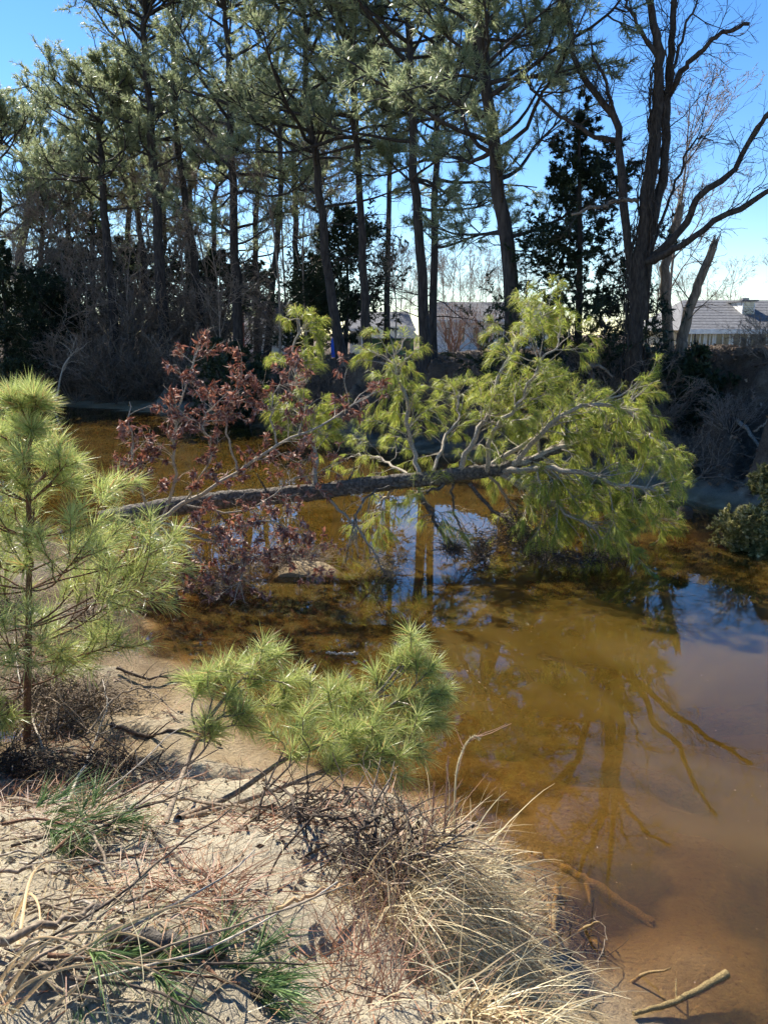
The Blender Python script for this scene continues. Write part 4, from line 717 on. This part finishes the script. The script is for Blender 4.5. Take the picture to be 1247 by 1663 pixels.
nl = len(leafP); ex = nrm(leafD * .5 + rng.normal(0, .5, (nl, 3)) + A(0, 0, -.55)); ey = nrm(np.cross(rng.normal(size=(nl, 3)), ex)); ez = np.cross(ex, ey); sz = rng.uniform(.035, .09, nl)
order = np.argsort(-sz); from mathutils import Matrix
rest = MB(); oloc = np.array(oak.location)
for k, i in enumerate(order):
    if k < 290:
        o = bpy.data.objects.new('leaf', me_l[i % 4]); COL.objects.link(o); o.parent = oak
        R = np.stack([ex[i], ey[i], ez[i]], 1) * sz[i]; M4 = np.eye(4); M4[:3, :3] = R; M4[:3, 3] = leafP[i] - oloc; o.matrix_local = Matrix(M4.tolist())
    else:
        v, q = LS[i % 4]; rest.add(leafP[i] + (v * sz[i]) @ np.stack([ex[i], ey[i], ez[i]], 0), q=q)
rest.build('small_leaves', M_LEAF, oak, kind='stuff')

# ------------------------------------------------------------------ pine sapling at the left
sb = GT(42, 1205); YS = sb[1]
sap = thing('pine_sapling', 'young pine sapling with a straight brown stem at the left', 'pine sapling', sb)
stp = curve(np.vstack([sb - A(0, 0, .05), PP([(46, 1050), (47, 900), (46, 770), (45, 720), (46, 672)], YS)]), 26); m = MB(); m.tubes(stp, np.linspace(.03, .008, 26), 8); m.build('stem', M_SAPL, sap, True)
zt = stp[-1, 2]; zb = stp[0, 2]
for wv, nb, L0, el0 in ((680, 6, .2, .7), (725, 4, .28, .55), (785, 6, .5, .5), (828, 6, .68, .42), (880, 6, .82, .35), (920, 5, .85, .3), (960, 7, 1.0, .22), (1010, 7, 1.05, .12), (1050, 6, 1.0, .05), (1090, 6, .95, .0), (1120, 5, .7, .0)):
    z = P(46, wv, YS)[2]; k = int(np.argmin(abs(stp[:, 2] - z))); az0 = rng.uniform(0, 6.28)
    for i in range(nb):
        az = az0 + i * 6.283 / nb + rng.normal(0, .2); el = el0 + rng.normal(0, .1); L = L0 * .88 * rng.uniform(.6, 1.15)
        br_ = grow(stp[k][None], A(math.cos(az) * math.cos(el), math.sin(az) * math.cos(el), math.sin(el))[None], L, 9, .07, .06); m = MB(); m.tubes(br_, taper([.008], 9, .45), 6); bo = m.build('branch', M_SAPL, sap, True)
        ns = max(3, int(L * 9)); S, D1, ix, tt = spawn(br_, ns, .4, .95, .6, .15); c1 = grow(S, D1, L * .4 * rng.uniform(.6, 1.1, ns), 6, .1, .1)
        q = MB(); q.tubes(c1, taper(np.full(ns, .0045), 6, .6), 5); q.build('shoots', M_SAPL, bo, True)
        nd = MB(); needles(nd, c1, 62, .45, .19, .75, .3, .0036, .12, 2, 1.3); needles(nd, br_, 90, .7, .19, .75, .3, .0036, .12, 2, 1.2); nd.build('needles', M_NEAR, bo, kind='stuff')
nd = MB(); needles(nd, stp[None], 320, .84, .2, .55, .25, .0036, .05, 2, 1.0); nd.build('leader_needles', M_NEAR, sap, kind='stuff')

# ------------------------------------------------------------------ foreground young pine leaning over the water
fb = GT(268, 1340)
fp_ = thing('young_pine', 'bright green young pine sprawling over the water below the fallen trunk', 'pine sapling', fb)
FB = [([(268, 1340, None), (300, 1250, 3.75), (335, 1175, 3.95), (385, 1110, 4.2), (430, 1065, 4.4)], .014, [(330, 1110, 4.15), (365, 1080, 4.2), (440, 1060, 4.4), (415, 1110, 4.3), (450, 1140, 4.4), (380, 1150, 4.1), (350, 1185, 3.95), (465, 1110, 4.5), (400, 1175, 4.05)]),
      ([(290, 1330, None), (380, 1290, 3.75), (460, 1235, 3.95), (540, 1190, 4.15), (610, 1130, 4.3), (665, 1060, 4.5)], .017, [(675, 1045, 4.5), (640, 1070, 4.5), (700, 1085, 4.4), (620, 1110, 4.4), (665, 1125, 4.3), (720, 1120, 4.4), (575, 1130, 4.35), (540, 1115, 4.5), (520, 1150, 4.3), (600, 1165, 4.2), (690, 1165, 4.25), (640, 1185, 4.1), (720, 1175, 4.3)]),
      ([(300, 1330, None), (400, 1300, 3.6), (500, 1262, 3.75), (580, 1225, 3.9), (640, 1195, 4.0)], .013, [(500, 1215, 3.85), (545, 1235, 3.8), (590, 1240, 3.85), (640, 1225, 3.95), (680, 1210, 4.05), (560, 1200, 3.95), (610, 1205, 4.0), (480, 1180, 4.0)])]
for px, r0, tips in FB:
    px = [px[0]] + [(a_, b_, c_ * .93) for a_, b_, c_ in px[1:]]; tips = [(a_, b_, c_ * .93) for a_, b_, c_ in tips]
    c = [GT(px[0][0], px[0][1])] + [P(*q) for q in px[1:]]; p = curve(np.array(c), 20); m = MB(); m.tubes(p, np.linspace(r0, .006, 20), 7); bo = m.build('branch', M_STICK, fp_, True)
    C1 = []
    for t in tips:
        e = P(*t); k = int(np.argmin(np.linalg.norm(p - e, axis=1))); k = max(3, k - 4); mid = (p[k] + e) / 2 + rng.normal(0, .03, 3) - A(0, 0, .03); C1.append(curve(np.array([p[k], mid, e]), 8))
    C1 = np.array(C1); q = MB(); q.tubes(C1, taper(np.full(len(C1), .006), 8, .6), 5)
    S, D1, ix, tt = spawn(C1, 3, .5, .95, .7, .2); c2 = grow(S, D1, rng.uniform(.08, .2, len(S)), 5, .1, .1); q.tubes(c2, taper(np.full(len(S), .004), 5, .7), 5); q.build('shoots', M_STICK, bo, True)
    nd = MB(); needles(nd, C1, 170, .7, .155, .9, .42, .0032, .18, 2, 1.4); needles(nd, c2, 105, .3, .15, .9, .42, .0032, .18, 2, 1.3); nd.build('needles', M_NEAR, bo, kind='stuff')

# ------------------------------------------------------------------ near bank: brush, sticks, log, grass, litter
BR = []
def gstick(label, px, r0, r1, mat=M_STICK, lift=.03, subs=0, sl=.25, subsub=0, name='stick', group=None, jit=.006):
    pts = []
    for q in px:
        g_ = GT(q[0], q[1]); l = q[2] if len(q) > 2 else lift; pts.append(g_ + A(0, 0, l) - nrm(ray(q[0], q[1])) * 0.0)
    return stick_thing(name, label, np.array(pts), r0, r1, mat, 'stick', subs, sl, group, 6, 18, jit, .4, 0, subsub)
gstick('long dark stick slanting down across the pale sand', [(150, 1245), (260, 1375), (345, 1450), (420, 1532), (455, 1548)], .007, .004, M_STICKD, .03)
gstick('grey curved dead branch at the left below the sapling', [(0, 1250), (55, 1185, .1), (80, 1160, .15), (160, 1215, .1), (215, 1225)], .009, .004, M_STICK, .04, 6, .3)
gstick('hooked dead branch above the green needles at the left', [(15, 1315), (90, 1335, .08), (140, 1360, .08), (190, 1450)], .008, .004, M_STICK, .05, 5, .25)
gstick('long dead branch sloping from the left edge towards the sand', [(0, 1565, .06), (100, 1535, .07), (180, 1500, .06), (255, 1470)], .011, .004, M_STICK, .05, 4, .12)
gstick('straight brown stick at the left edge above the sand', [(0, 1443, .06), (70, 1443, .06), (135, 1440)], .007, .004, M_STICK, .05, 2, .15)
gstick('dead branch leaning up from the sapling foot', [(80, 1245), (55, 1190, .12), (35, 1140, .2), (28, 1085, .3)], .009, .004, M_DRIFT, .02, 3, .15)
gstick('pale bent stick crossing the sapling brush', [(110, 1310), (150, 1240, .1), (175, 1180, .15), (170, 1140, .2)], .008, .004, M_DRIFT, .02, 4, .2)
gstick('stick lying across wet sand under the sprawling pine', [(180, 1180), (240, 1200), (300, 1190), (360, 1215)], .02, .008, M_STICKD, .02, 5, .3)
gstick('forked dark branch lying on the wet sand right of the sapling', [(190, 1090), (240, 1110, .05), (290, 1105, .04), (340, 1130)], .014, .005, M_STICKD, .03, 10, .3, 2)
gstick('grey dead branch propped between sapling brush and sprawling pine', [(140, 1200), (190, 1160, .14), (240, 1150, .16), (290, 1170, .05)], .01, .004, M_STICK, .03, 12, .3, 2)
gstick('thin stick running below the sprawling pine to the brush', [(260, 1300), (330, 1320), (430, 1330), (560, 1330)], .009, .005, M_STICK, .05, 8, .3, 2)
gstick('forked dead branch tip at the edge of the brush by the water', [(600, 1400), (620, 1340, .1), (640, 1290, .2), (655, 1260, .28)], .009, .003, M_STICK, .02, 10, .22, 3)
for i_, (u_, v_, n_, rx) in enumerate([(590, 1390, 45, (.22, .16, .05)), (650, 1400, 60, (.18, .16, .05)), (500, 1330, 40, (.2, .14, .04))]):
    BR.append((u_, v_, n_, rx))
for i, (a, b_, c_) in enumerate([((480, 1300), (540, 1310), (620, 1330)), ((440, 1340), (520, 1370), (600, 1370)), ((560, 1290), (600, 1340), (640, 1400)), ((640, 1330), (600, 1380), (540, 1420)), ((420, 1300), (470, 1330), (500, 1390)), ((680, 1360), (640, 1400), (600, 1440))]):
    gstick('%s from the top of the dark twiggy branches in the brush by the water' % ORD[i], [(*a, .04), (*b_, .1), (*c_, .05)], .008, .003, M_STICKD, .05, 12, .2, 3, 'dead_branch', 'brush heap at the water')
# random sticks (one by one) across the left of the bank
RS = []
for i in range(54):
    v = rng.uniform(1170, 1640); u = rng.uniform(-10, 210 if v < 1360 else 130)
    RS.append((u, v))
RK = {}
for k_ in range(3):
    for r_, i_ in enumerate(sorted(range(k_, 54, 3), key=lambda j: RS[j][0])): RK[i_] = r_
for i, (u, v) in enumerate(RS):
    g0 = GT(max(u, 1), v); a = rng.uniform(-.6, .9); L = rng.uniform(.2, .7); d = A(math.cos(a), math.sin(a), rng.normal(.08, .08)); p = grow(g0[None] + A(0, 0, .02), d[None], L, 10, .07)[0]
    p[:, 2] = np.maximum(p[:, 2], height(p[:, 0], p[:, 1]) + .008)
    stick_thing('stick', '%s from the left of the thin %s sticks in the near bank litter' % (ORD[RK[i]], ['tan', 'dark', 'bleached'][i % 3]), p, rng.uniform(.003, .006), .002, [M_STICK, M_STICKD, M_DRIFT][i % 3], 'stick', 3 if i % 2 else 0, .14, 'loose sticks on the near bank', 5, 10, .004, .5)
lg = np.array([GT(*q) + A(0, 0, .025) for q in ((175, 1530), (250, 1540), (310, 1550), (366, 1556))]); log = stick_thing('fallen_log', 'short brown fallen log lying on the sand at the lower left', lg, .02, .024, M_BARKF, 'log', 0, n=14, jit=.004, sides=12)
# pine boughs lying on the ground
def bough(label, px, n=7, lift=.05):
    c = np.array([GT(*q) + A(0, 0, lift) for q in px]); r = thing('pine_bough', label, 'pine bough', c[0]); p = curve(c, 10); m = MB(); m.tubes(p, np.linspace(.006, .003, 10), 6); bo = m.build('stem', M_SAPL, r, True)
    S, D1, ix, tt = spawn(p[None], n, .2, 1, .6, .2, .6); c1 = grow(S, D1, .12, 6, .1); nd = MB(); needles(nd, c1, 34, .5, .17, .4, .2, .0026, .25, 2, 1); nd.build('needles', M_BOUGH, r, kind='stuff')
bough('green pine bough hanging in the brush at the left edge', [(10, 1390), (70, 1380), (140, 1400)], 8, .12)
bough('green needle sprays under the hooked branch at the left', [(90, 1430), (120, 1400), (160, 1370)], 6, .1)
bough('green pine bough lying below the fallen log', [(190, 1565), (270, 1590), (350, 1600)], 5, .02)
bough('second green bough at the log, with needles over the sand', [(330, 1580), (360, 1610), (390, 1615)], 5, .03)
bough('green bough in shade below the log at the left', [(80, 1570), (140, 1575), (200, 1600)], 4, .03)
# pine cone
g0 = GT(424, 1625) + A(0, 0, .02); cone = thing('pine_cone', 'small dark pine cone on the sand near the bottom', 'pine cone', g0); m = MB()
for i in range(46):
    t = i / 45; a = i * 2.4; rd = .022 * math.sin(.35 + t * 2.5); c = g0 + A((t - .5) * .055, 0, 0); n_ = A(.45, math.cos(a), math.sin(a)); n_ = nrm(n_); s_ = nrm(np.cross(n_, A(1, 0, 0))); tip = c + n_ * rd
    m.add([c, tip - s_ * .006, tip + A(.004, 0, 0), tip + s_ * .006, tip + n_ * .001 - A(.003, 0, 0)], t=[(0, 1, 2), (0, 2, 3), (0, 4, 1), (0, 3, 4), (1, 4, 2), (2, 4, 3)])
m.build('scales', M_STICKD, cone, kind='stuff')

def blades(base, d, L, w, n, arch, mat, name, label, wig=.06, cat='grass'):
    w = np.broadcast_to(np.asarray(w, float), (len(base),))
    M = len(base); p = grow(base, d, L, n, wig, -arch); T = nrm(np.gradient(p, axis=1)); sd_ = nrm(np.cross(T, rng.normal(size=(M, 1, 3)) + 0 * T)) * w[:, None, None] * np.linspace(1, .15, n)[None, :, None] / 2
    V = np.stack([p - sd_, p + sd_], 2).reshape(M, n * 2, 3); k = np.arange(M)[:, None, None] * 2 * n; j = np.arange(n - 1)[None, :, None] * 2; q = k + j + A(0, 1, 3, 2).astype(int)[None, None]
    m = MB(); m.add(V, q=q); return tag(m.build(name, mat), label, cat, None, 'stuff')
# main straw clump overhanging the bank edge
gp = []
for (u, v, n_, sp_) in ((670, 1465, 500, .06), (720, 1500, 900, .08), (680, 1530, 700, .08), (770, 1540, 800, .08), (740, 1590, 700, .08), (800, 1590, 700, .08), (850, 1630, 500, .07), (790, 1650, 600, .08), (880, 1665, 300, .06)):
    g0 = GT(u, v); q = g0[:2] + rng.normal(0, sp_, (n_, 2)); gp.append(np.column_stack([q, height(q[:, 0], q[:, 1])]))
gp = np.vstack(gp); gp = gp[rng.random(len(gp)) < .72]; m_ = len(gp); tl = np.repeat(rng.normal(0, .38, (m_ // 45 + 1, 3)), 45, 0)[:m_]; d = np.stack([rng.normal(.45, .3, m_), rng.normal(-.42, .35, m_), rng.uniform(.15, .9, m_)], -1) + tl; wild = rng.random(m_) < .16; d[wild] = rng.normal(0, .6, (wild.sum(), 3)) + A(.15, -.1, .5)
blades(gp, d, rng.uniform(.1, .36, m_) * np.where(rng.random(m_) < .1, 1.35, 1), rng.uniform(.0028, .0068, m_), 8, .15, M_STRAW, 'straw_grass', 'thick straw-coloured dry grass draped over the bank edge')
gp = []
for (u, v, n_, sp_) in ((600, 1470, 120, .06), (650, 1520, 90, .06), (60, 1560, 130, .3), (40, 1480, 120, .3), (150, 1640, 120, .25), (90, 1340, 160, .3), (20, 1400, 120, .2)):
    g0 = GT(u, v); q = g0[:2] + rng.normal(0, sp_, (n_, 2)); gp.append(np.column_stack([q, height(q[:, 0], q[:, 1])]))
gp = np.vstack(gp); m_ = len(gp); d = np.stack([rng.normal(.2, .7, m_), rng.normal(0, .6, m_), rng.uniform(.2, 1, m_)], -1); blades(gp, d, rng.uniform(.12, .4, m_), .0032, 7, .18, M_STRAW, 'sparse_grass', 'thin dry grass wisps in the litter of the near bank', .12)
gp = []
for (u, v, n_, sp_) in ((700, 1500, 60, .12), (760, 1580, 60, .12), (650, 1480, 40, .12), (600, 1540, 60, .1), (570, 1500, 50, .1), (640, 1600, 50, .08)):
    g0 = GT(u, v); q = g0[:2] + rng.normal(0, sp_, (n_, 2)); gp.append(np.column_stack([q, height(q[:, 0], q[:, 1])]))
gp = np.vstack(gp); m_ = len(gp); blades(gp, np.stack([rng.normal(.1, .3, m_), rng.normal(0, .3, m_), rng.uniform(.6, 1, m_)], -1), rng.uniform(.12, .34, m_), .003, 7, .03, M_STALK, 'weed_stems', 'thin reddish dead weed stems rising through the straw grass', .09)
# long bent orange-tan blades low left
for i, px in enumerate([[(0, 1650), (60, 1655, .1), (160, 1640, .12), (300, 1625, .1), (440, 1640, .02)], [(20, 1652), (110, 1625, .1), (220, 1580, .14), (320, 1535, .12), (372, 1532, .05), (395, 1590, .0)], [(0, 1600), (60, 1588, .1), (130, 1595, .1), (190, 1618, .05)], [(0, 1630), (90, 1600, .12), (200, 1585, .12), (270, 1590, .08), (310, 1615, .02)], [(30, 1540), (60, 1480, .12), (110, 1458, .12), (170, 1460, .02)], [(20, 1510), (50, 1505, .1), (70, 1530, .1), (62, 1560, 0)], [(60, 1663), (180, 1632, .1), (260, 1640, .1), (290, 1663, .05)]]):
    p = curve(np.array([GT(q[0], q[1]) + A(0, 0, q[2] if len(q) > 2 else .01) for q in px]), 26); m = MB(); w_ = np.linspace(.009, .003, 26); T = nrm(np.gradient(p, axis=0)); s_ = nrm(np.cross(T, A(.3, -.6, .7))) * w_[:, None] / 2; up_ = nrm(np.cross(s_, T)) * .0015
    V = np.stack([p - s_, p + up_, p + s_], 1).reshape(-1, 3); q = np.array([(3 * k + j, 3 * k + 1 + j, 3 * k + 4 + j, 3 * k + 3 + j) for k in range(25) for j in (0, 1)]); m.add(V, q=q)
    o = m.build('grass_blade', M_REED, None, True); tag(o, '%s from the first of the long bent tan grass blades at the lower left' % ORD[i] if i else 'longest bent tan grass blade along the bottom left', 'grass blade', 'long bent grass blades')
# weed stalks
for i, (u0, v0_, u1, v1, lab) in enumerate([(716, 1480, 728, 1228, 'dead weed stalk with reddish seed spike, tallest of the straight ones'), (735, 1450, 772, 1197, 'slender pale dead stalk curling over at its top by the water'), (700, 1450, 705, 1270, 'thin dead stalk left of the reddish seed spike'), (745, 1490, 735, 1330, 'short dead weed stalk at the edge of the straw grass'), (680, 1500, 690, 1350, 'short reddish stalk at the left of the straw grass'), (730, 1520, 742, 1300, 'leaning reddish stalk between the seed spike and the curled stalk'), (885, 1600, 895, 1450, 'greenish broken reed stem at the waterline right of the grass')]):
    g0 = GT(u0, v0_); e = P(u1, v1, g0[1] + .1); mid = (g0 + e) / 2 + A(rng.normal(0, .02), 0, 0); pts = [g0, mid, e]
    if i == 1: pts = [g0, P(738, 1320, g0[1]), P(742, 1250, g0[1] + .05), P(756, 1210, g0[1] + .1), P(770, 1196, g0[1] + .1), P(777, 1200, g0[1] + .1)]
    p = curve(np.array(pts), 22); r = thing('weed_stalk', lab, 'weed stalk', g0); m = MB(); m.tubes(p, np.linspace(.004, .002, 22), 5); m.build('stem', M_STALK if i != 1 else M_STRAW, r, True)
    if i != 6:
        nd = MB(); needles(nd, p[None], 150 if i < 2 else 90, .35, .014, .7, .3, .004, 0, 1, 1); nd.build('seeds', M_STALK if i != 1 else M_STRAW, r, kind='stuff')
        S, D1, ix, tt = spawn(p[None], 7, .2, .8, .6, .2); q = MB(); q.tubes(grow(S, D1, rng.uniform(.05, .16, 7), 5, .12, .05), taper(np.full(7, .0018), 5, .5), 4); q.build('side_stems', M_STALK, r, True)
# rotten stick and sunken branches
stick_thing('rotten_stick', 'black crumbling rotten stick at the waterline right of the stalks', [P(748, 1335, 4.25), G_ if False else P(785, 1378, 4.0), P(826, 1412, 3.8)], .03, .035, M_STICKD, 'stick', 8, .06, None, 9, 20, .016, .6)
def sunk(label, px, r0, r1, mat, subs=0, jt=.005):
    pts = []
    for u, v, z_ in px:
        d_ = ray(u, v); t = (z_ - EYE) / d_[2]; pts.append(A(0, 0, EYE) + d_ * t)
    return stick_thing('sunken_branch', label, np.array(pts), r0, r1, mat, 'branch', subs, .25, None, 9, 34, jt, .5, 0)
M_CRUST = bark_mat('sand_crust', (0.12, 0.085, 0.035), (0.3, 0.22, 0.1), 90, 1, .9, dist=.008)
M_SANDY = bark_mat('silted_wood', (0.12, 0.08, 0.035), (0.3, 0.21, 0.1), 60, 1, .6, dist=.006)
sunk('sand-coated branch poking out of the shallows at the lower right', [(1028, 1647, .012), (1085, 1632, .0), (1140, 1606, -.006), (1180, 1583, -.004)], .009, .022, M_CRUST, 1, .0015)
sunk('sunken branch curving along the shore below the reed stem', [(905, 1440, -.03), (898, 1500, -.02), (900, 1560, -.03), (935, 1620, -.04)], .022, .018, M_SANDY, 3)
sunk('short pale sunken branch beside the dark shore hollow', [(870, 1450, -.06), (890, 1470, -.03), (895, 1520, -.03)], .02, .016, M_SANDY, 0)
sunk('thin pale sunken twig drifting in the open water', [(745, 1080, -.01), (790, 1120, -.01), (830, 1150, -.015)], .006, .004, M_STICK, 3)
sunk('thin floating stick in front of the debris raft', [(530, 1060, .02), (560, 1062, .02), (577, 1060, .03)], .01, .008, M_DRIFT, 0)
sunk('short stick standing in the water left of the bright pine tufts', [(497, 1105, -.02), (512, 1080, .05)], .012, .009, M_DRIFT, 0)
sunk('dark sunken pole lying near the wet sand', [(470, 990, -.05), (480, 1050, -.05), (487, 1090, -.06)], .03, .03, M_STICKD, 0)
sunk('thick dark sunken limb along the shore below the rotten stick', [(835, 1425, -.06), (868, 1480, -.08), (880, 1550, -.08), (925, 1610, -.08)], .035, .03, M_STICKD, 4)
sunk('long silted root running out under water to the right', [(900, 1500, -.08), (960, 1530, -.09), (1030, 1590, -.1)], .03, .012, M_SANDY, 5)
sunk('silted forked root nearest the sand-coated branch', [(930, 1560, -.08), (985, 1600, -.09), (1030, 1610, -.09)], .025, .012, M_SANDY, 3)
sunk('pale sunken log lying from the shore towards the open water', [(860, 1390, -.1), (950, 1430, -.12), (1060, 1500, -.14)], .04, .02, M_SANDY, 4)
db = P(870, 1500, 3.4); db[2] = -.05; debris('drowned dark twigs and leaves along the near shore hollow', db, (.3, .5, .04), 380, M_STICKD, 'drowned_debris', .2)
db = P(690, 1380, 4.0); db[2] = .1; debris('dark twiggy brush caught at the near waterline', db, (.3, .25, .1), 110, M_STICKD, 'brush_tangle', .3)
for i_, (u_, v_, n_, rx) in enumerate([(95, 1190, 260, (.3, .25, .12)), (30, 1260, 240, (.3, .2, .12)), (150, 1150, 260, (.35, .3, .1)), (175, 1260, 160, (.25, .2, .06)), (60, 1120, 220, (.4, .3, .12)), (20, 1000, 260, (.5, .4, .25)), (150, 1010, 240, (.5, .4, .2))]):
    c_ = GT(u_, v_) + A(0, 0, .07); debris('%s of the twiggy dead brush heaps round the sapling foot' % ORD[i_], c_, rx, n_, [M_STICK, M_STICKD][i_ % 2], 'brush_heap', .32)['group'] = 'brush round the sapling'
for i_, (u_, v_, n_, rx) in enumerate(BR):
    debris('%s of the dark tangled brush heaps between sprawling pine and straw grass' % ORD[i_], GT(u_, v_) + A(0, 0, .05), rx, n_, [M_STICKD, M_STICK, M_STICKD][i_], 'brush_heap', .3)['group'] = 'brush by the straw grass'
fl = rng.uniform((-2.5, 3, 0), (6, 11, 0), (900, 3)); fl = fl[height(fl[:, 0], fl[:, 1]) < -.05][:230]; fl[:, 2] = .004
litter('floating_bits', 'tiny leaf bits and needles floating on the water', fl, .007, M_LITTER, .05, 'floating debris')
gstick('bent dry stem arching over the shore hollow', [(950, 1640), (970, 1590, .1), (982, 1550, .13), (960, 1525, .14)], .0025, .0015, M_STICK, .02, 3, .1)
gstick('long tan grass stem reaching right across the sand to the grass', [(450, 1502, .05), (520, 1480, .06), (600, 1470, .08), (630, 1476, .08)], .006, .004, M_REED, .05)
# litter on sand
q = scatter(24000, (-3.2, 1.3), (1.0, 6.2), lambda x, y, h: inside(x, y, NPOLY) & (h > .1) & (rng.random(len(x)) < np.clip(.25 + fbm(x, y, .4, 2.5, .6) * .28 + np.clip(-x - .9 + (y - 2) * -.1, 0, 1) * .6 - .22 * np.exp(-((x + .55 + (y - 2.3) * .75) / .35) ** 2), .01, 1))); cq = []
for (u_, v_, n_, sp_) in ((330, 1480, 300, .06), (560, 1610, 170, .07), (150, 1230, 260, .14), (230, 1450, 160, .1)):
    g_ = GT(u_, v_); xy = g_[:2] + rng.normal(0, sp_, (n_, 2)); cq.append(np.column_stack([xy, height(xy[:, 0], xy[:, 1]) + rng.uniform(0, .05, n_)]))
q = np.vstack([q] + cq); q[:, 2] += .006
m_ = len(q); a = rng.uniform(0, 6.28, m_); nd = MB(); pp = np.stack([q, q + np.stack([np.cos(a), np.sin(a), rng.normal(.1, .15, m_)], -1) * .12], 1); needles(nd, pp, 1, .0, .14, .12, .1, .0026, .05, 2); tag(nd.build('needle_litter', M_RNEED), 'reddish fallen pine needles strewn over the sand', 'needle litter', None, 'stuff')
q = scatter(5000, (-3.2, 1.2), (1.0, 6.5), lambda x, y, h: inside(x, y, NPOLY) & (h > .08) & (rng.random(len(x)) < np.clip(.15 + fbm(x, y, .4, 2.5, .6) * .25 + np.clip(-x - .9, 0, 1) * .4, .02, 1))); q[:, 2] += .008
litter('fallen_leaves', 'small brown dead leaves and bits strewn on the near bank', q, .018, M_LITTER, .4)
q = scatter(9000, (-3.0, 1.0), (1.0, 6.0), lambda x, y, h: inside(x, y, NPOLY) & (h > .12)); m_ = len(q); tw_ = q[:700] + A(0, 0, .01); a = rng.uniform(0, 6.28, 700); tb = MB(); tb.tubes(grow(tw_, np.stack([np.cos(a), np.sin(a), rng.normal(.05, .1, 700)], -1), rng.uniform(.05, .22, 700), 5, .12), taper(rng.uniform(.001, .0028, 700), 5, .5), 4); tag(tb.build('twig_litter', M_STICK, None, True), 'small broken twigs scattered over the near bank', 'twigs', None, 'stuff')
# sand clods
cl = q[2000:5200]; s_ = rng.gamma(2, .003, len(cl))[:, None]; th = np.array([(1, 0, 0), (-.5, .87, 0), (-.5, -.87, 0), (.1, .05, .9), (0, 0, -.6)]); V = cl[:, None, :] + th[None] * s_[:, None] * rng.uniform(.6, 1.3, (len(cl), 5, 1)); k = np.arange(len(cl))[:, None, None] * 5
m = MB(); m.add(V, t=(k + np.array([(0, 1, 3), (1, 2, 3), (2, 0, 3), (1, 0, 4), (2, 1, 4), (0, 2, 4)])[None]).reshape(-1, 3)); tag(m.build('sand_clods', ground.data.materials[0], None, False), 'crumbly clods of pale sand on the bank', 'sand', None, 'stuff')
cm_ = [o for o in SC.objects if o.name.startswith('sand_clods')][0]; cm_.data.attributes.new('sand', 'FLOAT', 'POINT').data.foreach_set('value', np.ones(len(cm_.data.vertices), np.float32))
